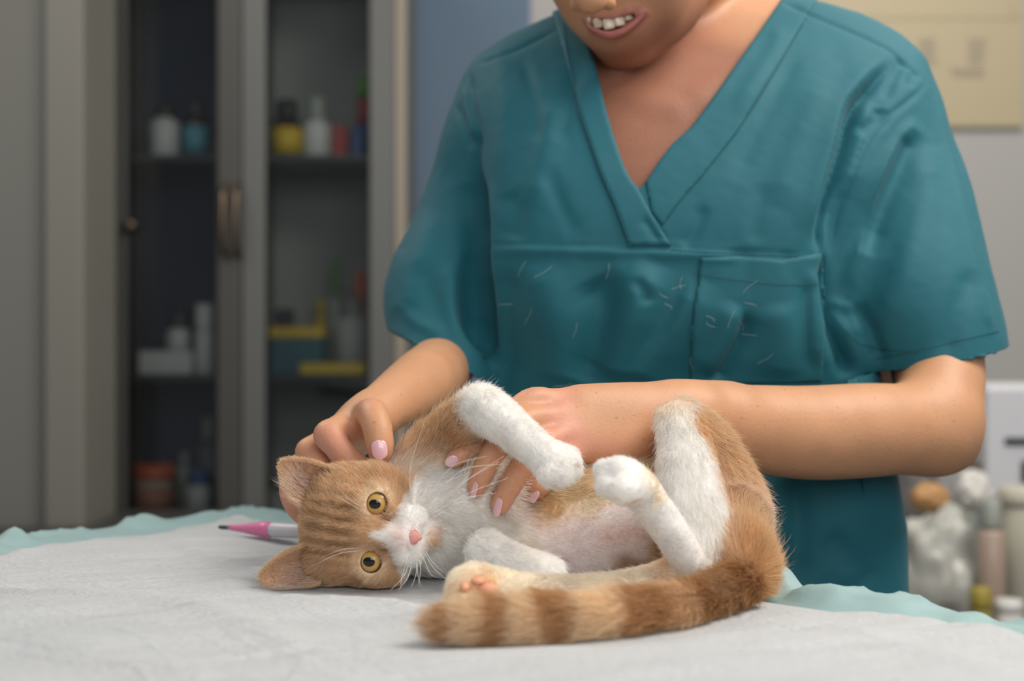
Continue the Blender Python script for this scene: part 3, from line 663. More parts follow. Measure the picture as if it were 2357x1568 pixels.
# ears: curved shells
earsurf = []
for A, B, T_, s in EARS:
    a, b, t_ = P(*A), P(*B), P(*T_)
    n = 44; m = 40; vv = []; cc = []
    mid = (a+b)/2
    for i in range(n+1):
        t = i/n; tt_ = 1-(1-t)**1.35
        for j in range(m+1):
            q = -1+2*j/m; e0 = a if q > 0 else b
            wdt = (1-t**1.9)**.74 if s == 1 else (1-t**2.3)**.66; axis = mid+(t_-mid)*t
            side = (e0-mid)
            out = side*abs(q)*wdt*(1.06 if q < 0 else .95)
            # the rim leans towards the viewer, the middle dishes away
            dish = .0125*(1-q*q)*(1-t**1.5)*(.35+.65*(1-t))
            y = np.array([0, 1, 0])*dish
            curl = np.array([0, -.0022, 0])*abs(q)**4*(1-t)
            vv.append(axis+out+y+curl)
            rim = max(abs(q)**3, t**3)
            dk = ss(.5, .0, t)*(1-abs(q)**2); cc.append((lin((206, 164, 136))*(1-dk)+lin((112, 72, 54))*dk)*(1-rim)+lin((218, 180, 136))*rim)
    f = np.array([(i*(m+1)+j, i*(m+1)+j+1, (i+1)*(m+1)+j+1, (i+1)*(m+1)+j) for i in range(n) for j in range(m)])
    vv, cc = np.array(vv), np.array(cc)
    if vnormals(vv, f)[:, 1].mean() > 0: f = f[:, ::-1].copy()
    o = mesh('ear', vv, f, mat('ear_skin', (1, 1, 1), .6, attr=True, sss=.25, sssr=(1, .35, .25), sssc=.004), cat, cols=cc)
    md = o.modifiers.new('solid', 'SOLIDIFY'); md.thickness = .0016; md.offset = -1
    earsurf.append((vv, f, cc, mid, t_, m, n))

# eyes
def eye_mat():
    m = bpy.data.materials.new('cat_eye'); m.use_nodes = True; N = m.node_tree.nodes; L = m.node_tree.links; b = N['Principled BSDF']
    tc = N.new('ShaderNodeTexCoord'); sp = N.new('ShaderNodeSeparateXYZ'); L.new(tc.outputs['Object'], sp.inputs[0])
    def ma(op, a, b_=None):
        n = N.new('ShaderNodeMath'); n.operation = op
        for i, q in enumerate((a, b_)):
            if q is None: continue
            if isinstance(q, (int, float)): n.inputs[i].default_value = q
            else: L.new(q, n.inputs[i])
        return n.outputs[0]
    def rad(kx, ky): return ma('SQRT', ma('ADD', ma('POWER', ma('MULTIPLY', sp.outputs[0], kx), 2), ma('POWER', ma('MULTIPLY', sp.outputs[1], ky), 2)))
    r1 = rad(1, 1); r2 = rad(1.12, .86)
    cr_ = N.new('ShaderNodeValToRGB'); L.new(ma('DIVIDE', r1, .0095), cr_.inputs[0]); e = cr_.color_ramp.elements
    e[0].position = .25; e[0].color = hexc(190, 168, 104); e[1].position = .62; e[1].color = hexc(202, 156, 76)
    x = e.new(.71); x.color = hexc(140, 96, 44); x = e.new(.76); x.color = hexc(40, 26, 16)
    n = N.new('ShaderNodeTexNoise'); n.inputs['Scale'].default_value = 900; L.new(tc.outputs['Object'], n.inputs['Vector'])
    mx = N.new('ShaderNodeMix'); mx.data_type = 'RGBA'; mx.blend_type = 'MULTIPLY'; mx.inputs['Factor'].default_value = .5
    L.new(cr_.outputs[0], mx.inputs['A']); L.new(n.outputs['Color'], mx.inputs['B'])
    pm = N.new('ShaderNodeMapRange'); L.new(r2, pm.inputs[0]); pm.inputs[1].default_value = .0033; pm.inputs[2].default_value = .0036
    m2 = N.new('ShaderNodeMix'); m2.data_type = 'RGBA'; L.new(pm.outputs[0], m2.inputs['Factor']); m2.inputs['A'].default_value = (.004, .004, .006, 1); L.new(cr_.outputs[0], m2.inputs['B'])
    L.new(m2.outputs['Result'], b.inputs['Base Color']); b.inputs['Roughness'].default_value = .5; b.inputs['Specular IOR Level'].default_value = .1; b.inputs['Coat Weight'].default_value = 1; b.inputs['Coat Roughness'].default_value = .015; b.inputs['Coat IOR'].default_value = 1.45
    return m
m_eye = eye_mat(); m_lid = mat('eyelid_skin', hexc(70, 48, 38), .45)
for r, u in EYE:
    c = H(r, u, EF); n = 48; v, f = [], []
    for i in range(n+1):
        th_ = math.pi*i/n
        for j in range(n): a = 2*math.pi*j/n; v.append((ER*math.sin(th_)*math.cos(a), ER*math.sin(th_)*math.sin(a), ER*math.cos(th_)))
    for i in range(n):
        for j in range(n): f.append((i*n+j, (i+1)*n+j, (i+1)*n+(j+1) % n, i*n+(j+1) % n))
    me = bpy.data.meshes.new('eye'); me.from_pydata(v, [], f); me.polygons.foreach_set('use_smooth', [True]*len(f)); me.materials.append(m_eye)
    o = bpy.data.objects.new('eye', me); link(o, cat)
    # looks a little up past the forehead side
    fw = HF*1.0+HU*.15+HR*(.02)+np.array([.0, 0, .02]); fw /= np.linalg.norm(fw); rx = HR-fw*np.dot(HR, fw); rx /= np.linalg.norm(rx); ux = np.cross(fw, rx)
    Mx = Matrix(np.column_stack([rx, ux, fw]).tolist()).to_4x4(); Mx.translation = Vector(c-catc); o.matrix_basis = Mx
    ring = []
    for k in range(37):
        a = 2*math.pi*k/36; x_, y_ = .0075*math.cos(a), .0067*math.sin(a)
        if y_ < 0 and abs(x_) < .005: y_ *= 1.0
        z_ = math.sqrt(max(0, ER**2-x_*x_-y_*y_))
        ring.append(H(r+x_, u+y_, EF+z_+.0001))
    mesh('eyelid', *tube(ring, .0005, 8, False), m_lid, cat)

# nose leather
NF = Field(H(0, -.036, .040)-.014, H(0, -.036, .040)+.014, .00035)
def ne(r, u, f, a, b, c, k=.0015, op='u'): NF.ell(H(r-.001, u, f), (a, b, c), HM, k, op)
ne(0, -.0335, .0395, .0040, .0032, .0028); ne(-.0026, -.0345, .0388, .0026, .0028, .0026); ne(.0026, -.0345, .0388, .0026, .0028, .0026); ne(0, -.0372, .0385, .0020, .0026, .0024)
for s in (-1, 1): NF.chain([H(-.001+s*.0024, -.0365, .0425), H(-.001+s*.0042, -.0355, .040)], [.0006, .0009], .0008, 's')
NF.chain([H(-.001, -.036, .0422), H(-.001, -.0395, .041)], [.0003, .0004], .0008, 's')
NF.smooth(1); nv, nq = NF.mesh()
mesh('nose', nv, nq, mat('nose_pink', hexc(232, 160, 150), .45, bump=(1500, .3, .0004), sss=.2, sssc=.003), cat)

# fur
def sample(v, q, n, wt=None):
    a, b, c, d = v[q[:, 0]], v[q[:, 1]], v[q[:, 2]], v[q[:, 3]]
    A = np.linalg.norm(np.cross(c-a, d-b), axis=1)*.5
    if wt is not None: A = A*wt[q].mean(1)
    i = np.searchsorted(np.cumsum(A)/A.sum(), rng.random(n)); i = np.minimum(i, len(q)-1); s, t = rng.random(n), rng.random(n)
    W4 = np.stack([(1-s)*(1-t), s*(1-t), s*t, (1-s)*t], 1); return q[i], W4
def interp(X, idx, W4): return np.einsum('nk,nk...->n...', W4, X[idx])
def strands(p, n, d, L, col, rad, lift=.35, droop=0, seed=0, clump=.25):
    N_ = len(p); n = n/np.linalg.norm(n, axis=1)[:, None]
    f = d-n*(d*n).sum(1)[:, None]; f /= np.linalg.norm(f, axis=1)[:, None]+1e-9
    cl = np.stack([fbm(p, 260, 2, seed+i) for i in (1, 2, 3)], 1)*clump+np.stack([fbm(p, 70, 2, seed+i) for i in (5, 6, 7)], 1)*clump*.8+rng.normal(size=(N_, 3))*.10
    f = f+cl; lf = (lift*(1+.35*rng.normal(size=N_)))[:, None]
    L = (L*(.65+.6*rng.random(N_)))[:, None]
    d0 = f*.8+n*(lf*1.7); d0 /= np.linalg.norm(d0, axis=1)[:, None]; d1 = f+n*(lf*.55); d1 /= np.linalg.norm(d1, axis=1)[:, None]
    pts = np.stack([p-n*.0006, p+d0*L*.33, p+d0*L*.33+(d0+d1)*.5*L*.33, p+d0*L*.33+(d0+d1)*.5*L*.33+d1*L*.34], 1)
    pts[:, 2:, 2] -= droop; pts[:, :, 2] = np.maximum(pts[:, :, 2], TABLE+.0008)
    r = rad*(.8+.5*rng.random(N_))[:, None]*np.array([1, .95, .7, .12])[None, :]
    c = (np.clip(col, 0, 1)**.72)*(1+.09*rng.normal(size=N_))[:, None]
    return pts, r, np.clip(c, 0, 1)
m_hair = mat('fur', (1, 1, 1), .6, attr=True, spec=.2)
_n = m_hair.node_tree; _tr = _n.nodes.new('ShaderNodeBsdfTranslucent'); _ms = _n.nodes.new('ShaderNodeMixShader'); _ms.inputs[0].default_value = .46
_at = [x for x in _n.nodes if x.type == 'ATTRIBUTE'][0]; _n.links.new(_at.outputs['Color'], _tr.inputs[0]); _n.links.new(_n.nodes['Principled BSDF'].outputs[0], _ms.inputs[1]); _n.links.new(_tr.outputs[0], _ms.inputs[2])
_n.links.new(_ms.outputs[0], _n.nodes['Material Output'].inputs['Surface'])
def hair_obj(name, chunks, m, parent, base):
    P_ = np.concatenate([c[0] for c in chunks]); R_ = np.concatenate([c[1] for c in chunks]); C_ = np.concatenate([c[2] for c in chunks])
    n, k = P_.shape[:2]; hc = bpy.data.hair_curves.new(name); hc.add_curves([k]*n)
    (hc.attributes.get('position') or hc.attributes.new('position', 'FLOAT_VECTOR', 'POINT')).data.foreach_set('vector', (P_-base).astype(np.float32).ravel())
    (hc.attributes.get('radius') or hc.attributes.new('radius', 'FLOAT', 'POINT')).data.foreach_set('value', R_.astype(np.float32).ravel())
    a = hc.attributes.new('Col', 'FLOAT_COLOR', 'CURVE'); c4_ = np.ones((n, 4), np.float32); c4_[:, :3] = C_; a.data.foreach_set('color', c4_.ravel())
    hc.materials.append(m); o = bpy.data.objects.new(name, hc); link(o, parent); return o
see = .25+.75*ss(.5, -.1, cn[:, 1]); see *= 1-.97*ss(.15, .5, nosekill)
for r, u in EYE:
    q = np.sqrt(((hr-r)/.0086)**2+((hu-u)/.0078)**2); see *= np.where((q < 1) & (hf > 0), 0, 1)
see *= np.where((cv[:, 2] < TABLE+.002) & (cn[:, 2] < -.5), .02, 1)
see *= 1+1.2*ss(.045, .035, dist[0]+.045)   # more on the head
idx, W4 = sample(cv, cq, 190000, see)
fp, fn_, fd, fL, fc = (interp(X, idx, W4) for X in (cv, cn, cdir, clen, ccol))
chunks = [strands(fp, fn_, fd, fL, fc, .000105, .34, seed=40)]
# longer guard hairs
idx, W4 = sample(cv, cq, 9000, see*(dist[0] > .004))
fp, fn_, fd, fL, fc = (interp(X, idx, W4) for X in (cv, cn, cdir, clen, ccol)); chunks.append(strands(fp, fn_, fd, fL*1.55, np.minimum(1, fc*1.1), .00006, .5, seed=60))
for vv, f, cc, mid, tip, m, n in earsurf:
    nn = vnormals(vv, f); ax = (tip-mid)/np.linalg.norm(tip-mid)
    idx, W4 = sample(vv, f, 6000); fp = interp(vv, idx, W4); fn_ = interp(nn, idx, W4); fc = interp(cc, idx, W4)
    # back of the ear and its rim
    chunks.append(strands(fp+np.array([0, .0016, 0]), -fn_, np.tile(ax, (6000, 1)), np.full(6000, .004), np.tile(lin((212, 172, 128)), (6000, 1)), .00009, .25, seed=70))
    chunks.append(strands(fp, fn_, np.tile(ax, (6000, 1)), np.full(6000, .0016), fc*.92, .00008, .25, seed=71))
    # rim
    ed = [i*(m+1) for i in range(n+1)]+[i*(m+1)+m for i in range(n+1)]; k = rng.choice(ed, 2600); fp = vv[k]+rng.normal(size=(2600, 3))*.0005
    out = fp-(mid+ax*((fp-mid)@ax)[:, None]); out /= np.linalg.norm(out, axis=1)[:, None]+1e-9
    chunks.append(strands(fp, out, out*.4+ax, np.full(2600, .0026), np.tile(lin((226, 190, 146)), (2600, 1)), .00009, .5, seed=72))
    # long pale tufts growing from the outer side into the ear
    k = 650; tpar = rng.random(k)*.6; jj = rng.random(k)*.55+.02; ii = (tpar*n).astype(int); kk = ii*(m+1)+(jj*m).astype(int) if mid[2] > .95 else ii*(m+1)+(m-(jj*m).astype(int))
    fp = vv[kk]; tgt = mid+ax*.010; d_ = (ax*.9+(fp-mid)*(-12)*.4+np.array([0, -.35, 0])); chunks.append(strands(fp, np.tile([0, -1., 0], (k, 1)), d_, np.full(k, .013), np.tile(lin((232, 206, 184)), (k, 1)), .00008, .35, seed=73, clump=.45))
ho = hair_obj('fur', chunks, m_hair, cat, catc); tag(ho, kind='stuff')

# whiskers and brow hairs
m_wsk = mat('whisker', hexc(250, 246, 240), .4)
def whisk(a, b, c, nm='whisker', r=.00022):
    pts = spline([a, b, c], 8); mesh(nm, *tube(pts, np.linspace(r, r*.3, len(pts)), 5), m_wsk, cat)
for (u0, v0), (u1, v1), (u2, v2) in [((990, 1175), (1060, 1115), (1150, 1062)), ((985, 1190), (1070, 1110), (1160, 1050)), ((992, 1185), (1080, 1135), (1170, 1100)), ((996, 1195), (1070, 1150), (1140, 1135)),
    ((985, 1165), (1060, 1085), (1155, 1068)), ((1000, 1180), (1050, 1150), (1110, 1140)), ((950, 1160), (944, 1080), (975, 975)), ((975, 1160), (1010, 1120), (1060, 1095)), ((980, 1150), (1040, 1075), (1120, 1050))]:
    whisk(P(u0, v0, .925), P(u1, v1, .905), P(u2, v2, .905))
for (u0, v0), (u1, v1), (u2, v2) in [((945, 1285), (930, 1325), (900, 1358)), ((950, 1290), (938, 1330), (916, 1360)), ((958, 1285), (958, 1320), (946, 1354)), ((965, 1280), (968, 1315), (962, 1350)), ((972, 1278), (990, 1320), (1004, 1330)), ((940, 1280), (925, 1330), (922, 1354)), ((976, 1272), (1000, 1310), (1040, 1345)), ((960, 1290), (962, 1325), (970, 1352)), ((978, 1268), (1000, 1300), (1020, 1318))]:
    whisk(P(u0, v0, .93), P(u1, v1, .918), P(u2, v2, .91))
for (u0, v0), (u1, v1), (u2, v2) in [((845, 1180), (805, 1160), (760, 1130)), ((838, 1172), (800, 1145), (775, 1118)), ((830, 1268), (780, 1275), (715, 1305)), ((832, 1262), (790, 1265), (735, 1285))]:
    whisk(P(u0, v0, .925), P(u1, v1, .905), P(u2, v2, .90), 'brow_hair', .00012)
# paw pads of the hind foot turned to the viewer
m_padp = mat('paw_pad', hexc(226, 160, 128), .55, bump=(700, .4, .0006), sss=.15, sssc=.003)
for u, v_, Y, a, b in ((1122, 1362, .8375, 26, 20), (1100, 1338, .838, 17, 10), (1070, 1352, .835, 11, 9), (1066, 1374, .832, 11, 9)):
    v, f = lathe([(math.sin(t)*1.0+.001, -math.cos(t)) for t in np.linspace(0, math.pi, 12)], (0, 0, 0), 18)
    v = np.array(v)*[a*Y/FPX, .005, b*Y/FPX]+P(u, v_, Y); mesh('paw_pad', v, f, m_padp, cat)

# ================================================================== THE PERSON
def loft(F, rows, n_=2.6, inset=0, k=.01, op='u'):
    """horizontal slices: z, x left, x right, y centre, half depth"""
    R_ = np.array(rows, float); R_ = R_[np.argsort(R_[:, 0])]; z0, z1 = R_[0, 0], R_[-1, 0]
    lo = np.array([R_[:, 1].min()-.03, (R_[:, 3]-R_[:, 4]).min()-.03, z0-.03]); hi = np.array([R_[:, 2].max()+.03, (R_[:, 3]+R_[:, 4]).max()+.03, z1+.03])
    idx, X, Y, Z = F.sl(lo, hi); zz = Z.ravel(); zc = np.clip(zz, z0, z1)
    def ip(c): return np.interp(zc, R_[:, 0], R_[:, c])[None, None, :].astype(np.float32)
    xl, xr, yc, b = ip(1), ip(2), ip(3), ip(4); a = np.maximum((xr-xl)/2-inset, .004); b = np.maximum(b-inset, .004); xc = (xl+xr)/2
    q = (np.abs((X-xc)/a)**n_+np.abs((Y-yc)/b)**n_)**(1/n_)
    gx, gy = np.abs(X-xc)/a, np.abs(Y-yc)/b
    m = np.minimum(a, b); d = (q-1)*m
    ztop = np.maximum(zz-z1+inset, z0-zz)[None, None, :].astype(np.float32)
    d = np.maximum(d, ztop); F.comb(idx, np.clip(d, -F.BIG, F.BIG).astype(np.float32), k, op)
def smoothrows(rows, n=6): return spline(np.array(rows, float), n)
TR = [(-18, 1470, 1770, 1.345, .030), (2, 1395, 1806, 1.338, .045), (25, 1325, 1890, 1.335, .054), (50, 1262, 1972, 1.328, .062), (90, 1180, 2048, 1.32, .070), (130, 1122, 2092, 1.312, .078),
      (170, 1096, 2116, 1.306, .086), (260, 1085, 2118, 1.295, .100), (400, 1092, 2070, 1.287, .113), (520, 1104, 1990, 1.28, .118), (620, 1112, 1960, 1.28, .120), (720, 1120, 1975, 1.28, .119), (800, 1128, 2050, 1.285, .116),
      (900, 1132, 2078, 1.29, .110), (1000, 1125, 2066, 1.28, .112), (1090, 1115, 2058, 1.27, .112), (1360, 1095, 2062, 1.27, .116), (1650, 1080, 2070, 1.27, .120)]
torso_rows = [tuple(q) for q in spline(np.array([(zb(v, yc), xb(l, yc), xb(r, yc), yc, b) for v, l, r, yc, b in TR]), 8)]
sleeveR = [(2040, 240, 1.29, 78), (2072, 330, 1.275, 112), (2080, 450, 1.26, 148), (2088, 580, 1.24, 168), (2100, 700, 1.225, 183), (2148, 800, 1.21, 160), (2165, 900, 1.205, 152)]
sleeveL = [(1150, 230, 1.30, 85), (1125, 330, 1.295, 108), (1100, 440, 1.30, 118), (1068, 560, 1.295, 132), (1040, 680, 1.28, 158), (1036, 760, 1.258, 140), (1015, 860, 1.232, 122)]

# ---- skin
FH = Matrix(((.882, -.226, -.414), (-.472, -.446, -.76), (-.013, .866, -.5)))
FM = np.array(FH); FM = FM/np.linalg.norm(FM, axis=0); FC = np.array([.105, 1.222, 1.419])
def F3(r, u, f): return FC+FM@np.array([r, u, f])
BF = Field((-.20, .92, .86), (.39, 1.44, 1.56), .0022)
loft(BF, [r for r in torso_rows], 2.6, .013, 0); BF.chain([P(1250, 640, 1.2), P(1400, 690, 1.2), P(1600, 700, 1.2)], [.02, .03, .02], .03, 's')
def bc(rows, k=.012, op='u', n=6): pp, rr = pxc(rows); BF.chain(pp, rr, k, op, n)
def fe(r, u, f, a, b, c, k=.015, op='u'): BF.ell(F3(r, u, f), (a, b, c), FM, k, op)
# neck
BF.chain([P(1605, 120, 1.345), P(1600, -20, 1.345), F3(.004, -.035, -.035)], [.068, .058, .056], .020)
BF.chain([P(1700, 130, 1.30), P(1740, 40, 1.325), P(1690, -80, 1.32)], [.020, .018, .018], .03)
bc([(1390, 232, 1.238, 16), (1480, 252, 1.222, 16), (1550, 268, 1.218, 18)], .02); bc([(1610, 250, 1.222, 18), (1700, 190, 1.245, 17), (1800, 130, 1.285, 16)], .02)
# head
fe(0, .035, -.015, .074, .090, .094); fe(0, -.020, .030, .060, .072, .060, .012)
for s in (-1, 1):
    BF.chain([F3(s*.054, -.040, -.005), F3(s*.040, -.072, .032), F3(s*.012, -.086, .062)], [.016, .015, .015], .010)
    fe(s*.034, -.022, .058, .027, .024, .026, .02); fe(s*.026, -.052, .058, .022, .024, .022, .02)
    fe(s*.034, .040, .062, .024, .012, .016, .012)
    fe(s*.079, -.002, -.012, .006, .030, .018, .006)
fe(0, -.086, .063, .019, .015, .017, .009); fe(0, -.060, .074, .028, .022, .018, .016)
BF.chain([F3(0, .028, .082), F3(0, .008, .096), P(1358, -6, 1.118)], [.009, .010, .0135], .012); bc([(1330, 8, 1.13, 16), (1326, 12, 1.13, 16)], .008); bc([(1398, 4, 1.13, 18), (1402, 8, 1.132, 18)], .008)
for s in (-1, 1): fe(s*.031, .022, .086, .017, .011, .012, .008, 's')
lowlip = [(1346, 44, 1.186, 4), (1362, 67, 1.174, 8), (1398, 82, 1.167, 10.5), (1436, 72, 1.164, 9.5), (1474, 42, 1.162, 6), (1494, 20, 1.168, 4)]
uplip = [(1346, 39, 1.186, 3), (1382, 41, 1.168, 6), (1420, 35, 1.164, 6), (1462, 20, 1.162, 4.5), (1494, 15, 1.168, 4)]
bc([(1430, 70, 1.185, 40), (1400, 70, 1.19, 40)], .02)
bc([(1362, 52, 1.172, 9), (1396, 62, 1.160, 12), (1432, 54, 1.157, 12), (1472, 27, 1.158, 7)], .003, 's'); bc([(1370, 54, 1.183, 10), (1396, 62, 1.172, 13), (1432, 52, 1.169, 13), (1472, 27, 1.170, 7)], .003, 's')
bc(lowlip, .004); bc(uplip, .003)
# image-left arm
ARL = [(1165, 240, 1.31, 60), (1105, 560, 1.30, 62), (1045, 760, 1.275, 66), (1022, 835, 1.228, 74), (965, 885, 1.14, 76), (895, 930, 1.065, 62), (845, 962, 1.035, 50)]
bc(ARL, .02)
def fingers(lst, k=.006):
    for rows in lst: bc(rows, k)
fingers([[(850, 962, 1.04, 46), (800, 985, 1.02, 42), (757, 1002, 1.002, 33)], [(850, 965, 1.045, 44), (775, 1005, 1.035, 38), (712, 1040, 1.022, 30)],
         [(850, 975, 1.055, 42), (770, 1030, 1.05, 38), (690, 1075, 1.042, 28)], [(850, 985, 1.06, 40), (770, 1050, 1.06, 36), (685, 1105, 1.055, 26)]], .012)
HL = [[(757, 1002, 1.002, 33), (790, 1045, .992, 31), (838, 1085, .990, 28), (880, 1112, .990, 25)], [(712, 1040, 1.022, 30), (742, 1085, 1.010, 29), (790, 1125, 1.004, 26), (830, 1150, 1.004, 24)],
      [(690, 1075, 1.042, 28), (705, 1125, 1.03, 27), (745, 1170, 1.02, 25), (790, 1190, 1.01, 22)], [(676, 1098, 1.052, 27), (669, 1134, 1.045, 27), (690, 1178, 1.03, 25), (735, 1205, 1.02, 22)],
      [(846, 972, 1.03, 46), (856, 953, 1.0, 37), (868, 985, .985, 35), (874, 1022, .980, 33), (876, 1043, .980, 28)]]
fingers(HL, .005)
# image-right arm
ARR = [(2050, 250, 1.30, 65), (2115, 560, 1.25, 86), (2158, 800, 1.20, 100), (2160, 930, 1.165, 98), (2140, 1000, 1.15, 84)]
bc(ARR, .02); bc([(2195, 1010, 1.17, 50), (2200, 1035, 1.168, 42)], .03)
FRR = [(2140, 985, 1.15, 96), (2010, 990, 1.125, 108), (1860, 996, 1.10, 108), (1720, 984, 1.072, 98), (1620, 965, 1.048, 80), (1560, 958, 1.032, 74)]
bc(FRR, .02)
bc([(1660, 972, 1.055, 84), (1560, 950, 1.032, 63), (1450, 940, 1.012, 53), (1340, 932, .998, 40)], .015)
fingers([[(1600, 950, 1.035, 50), (1450, 935, 1.015, 44), (1285, 930, .995, 33)], [(1600, 955, 1.03, 56), (1450, 965, 1.005, 48), (1290, 963, .985, 35)],
         [(1600, 975, 1.03, 52), (1450, 1000, 1.0, 46), (1300, 1002, .978, 34)], [(1600, 990, 1.035, 50), (1460, 1030, 1.0, 42), (1325, 1036, .978, 31)]], .012)
HRt = [[(1285, 930, .995, 33), (1215, 925, .982, 30), (1130, 1005, .970, 27), (1045, 1058, .962, 22)], [(1290, 963, .985, 35), (1195, 975, .965, 31), (1130, 1050, .953, 28), (1097, 1122, .949, 24)],
       [(1300, 1002, .978, 34), (1235, 1035, .955, 31), (1185, 1100, .947, 28), (1150, 1163, .944, 24)], [(1325, 1036, .978, 31), (1275, 1075, .958, 27), (1238, 1128, .949, 23)],
       [(1580, 990, 1.05, 44), (1480, 1020, 1.07, 34), (1400, 1030, 1.075, 29), (1340, 1045, 1.07, 25)]]
fingers(HRt, .004)
# knuckle creases and tendons
for rows in ([(830, 1058, .955, 3), (862, 1080, .95, 3)], [(853, 985, .95, 2.5), (886, 984, .95, 2.5)], [(1150, 1085, .918, 2.5), (1120, 1072, .918, 2.5)], [(1205, 1128, .912, 2.5), (1170, 1115, .912, 2.5)]): bc(rows, .004, 's', 3)
pp, rr = pxc([(1906, 470, 1.180, 20), (1910, 590, 1.192, 30), (1920, 700, 1.202, 48), (1942, 790, 1.208, 66), (1950, 850, 1.208, 66)]); BF.chain(pp, rr, .006, 's')
bc([(2050, 140, 1.225, 40), (2000, 198, 1.215, 50), (1966, 250, 1.205, 56), (1940, 330, 1.20, 56), (1914, 436, 1.195, 50), (1900, 560, 1.19, 50), (1905, 700, 1.19, 50)], .006, 's')
BF.smooth(1)
bv, bq = BF.mesh()
# skin tones, with the V-neck shade painted in
sk = np.tile(lin((199, 148, 111)), (len(bv), 1)); u_, v_ = uv(bv)
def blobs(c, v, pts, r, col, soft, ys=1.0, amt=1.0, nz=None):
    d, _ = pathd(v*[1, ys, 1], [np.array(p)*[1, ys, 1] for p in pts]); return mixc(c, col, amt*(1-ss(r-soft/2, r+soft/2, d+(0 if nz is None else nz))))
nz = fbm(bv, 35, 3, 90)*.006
sk = blobs(sk, bv, [P(1470, 420, 1.19), P(1480, 260, 1.2), P(1600, 200, 1.25)], .075, (146, 94, 74), .06, .5, .85, nz)  # V-neck skin painted darker for the shade the head casts
sk = blobs(sk, bv, [P(1700, 60, 1.28), P(1740, -20, 1.3)], .03, (196, 144, 106), .04, .5, .7)
for rows in HL+HRt: pp, rr = pxc(rows); sk = blobs(sk, bv, pp[1:], .010, (212, 146, 124), .012, 1, .55, nz)
sk = blobs(sk, bv, [P(1285, 930, .99), P(1300, 1000, .97)], .012, (214, 148, 128), .02, 1, .6, nz)
sk = blobs(sk, bv, [P(1285, 1030, .96), P(1460, 1050, .97)], .015, (214, 146, 124), .03, 1, .6, nz)
sk = blobs(sk, bv, [P(757, 1000, .98), P(700, 1040, 1.0)], .012, (214, 148, 128), .02, 1, .6, nz)
pp, rr = pxc(lowlip[1:5]); sk = blobs(sk, bv, pp, .0052, (158, 92, 88), .003, 1, .9); sk = blobs(sk, bv, [pp[0], P(*lowlip[0][:3])], .003, (158, 92, 88), .002); sk = blobs(sk, bv, [pp[-1], P(*lowlip[-1][:3])], .003, (150, 84, 80), .002)
pp, rr = pxc(uplip); sk = blobs(sk, bv, pp, .0026, (166, 104, 92), .0024, 1, .85)
d_, _ = pathd(bv, [P(1372, 58, 1.184), P(1398, 66, 1.176), P(1434, 54, 1.172), P(1470, 28, 1.172)]); inm = (d_ < .0058) & (np.abs(v_-62) < 60); 
sk = blobs(sk, bv, [F3(0, -.02, .11), F3(0, -.01, .11)], .012, (208, 138, 116), .014, 1, .7)
sk = sk*(1+.05*fbm(bv, 60, 2, 71))[:, None]
pc = np.array([.16, 1.3, 0.0])
per = empty('person', tuple(pc)); tag(per, 'smiling person in teal short-sleeved scrubs bending over the cat and holding it with both hands', 'person')
m_skin = mat('skin', (1, 1, 1), .48, attr=True, sss=.14, sssr=(1, .38, .22), sssc=.006, bump=(420, .35, .0008), spec=.4)
def freckle(m):
    N = m.node_tree.nodes; L = m.node_tree.links; b = N['Principled BSDF']; tc = [x for x in N if x.type == 'TEX_COORD'][0]; at = [x for x in N if x.type == 'ATTRIBUTE'][0]; last = at.outputs['Color']
    for sc, sz, th, am in ((150, .22, .72, .42), (270, .26, .62, .30)):
        w_ = N.new('ShaderNodeTexNoise'); w_.inputs['Scale'].default_value = sc*2
        ad = N.new('ShaderNodeMix'); ad.data_type = 'VECTOR'; ad.inputs['Factor'].default_value = .0015
        L.new(tc.outputs['Object'], ad.inputs[4]); L.new(w_.outputs['Color'], ad.inputs[5]); L.new(tc.outputs['Object'], w_.inputs['Vector'])
        v = N.new('ShaderNodeTexVoronoi'); v.inputs['Scale'].default_value = sc; L.new(ad.outputs[1], v.inputs['Vector'])
        mr = N.new('ShaderNodeMapRange'); mr.inputs[1].default_value = sz*.35; mr.inputs[2].default_value = sz; mr.inputs[3].default_value = 1; mr.inputs[4].default_value = 0; L.new(v.outputs['Distance'], mr.inputs[0])
        sp = N.new('ShaderNodeSeparateColor'); L.new(v.outputs['Color'], sp.inputs[0]); g = N.new('ShaderNodeMapRange'); g.inputs[1].default_value = th; g.inputs[2].default_value = 1; g.inputs[4].default_value = am; L.new(sp.outputs[0], g.inputs[0])
        mu = N.new('ShaderNodeMath'); mu.operation = 'MULTIPLY'; L.new(mr.outputs[0], mu.inputs[0]); L.new(g.outputs[0], mu.inputs[1])
        mx = N.new('ShaderNodeMix'); mx.data_type = 'RGBA'; L.new(mu.outputs[0], mx.inputs['Factor']); L.new(last, mx.inputs['A']); mx.inputs['B'].default_value = hexc(120, 72, 46); last = mx.outputs['Result']
    L.new(last, b.inputs['Base Color'])
freckle(m_skin)
mesh('body', bv, bq, m_skin, per, cols=sk)
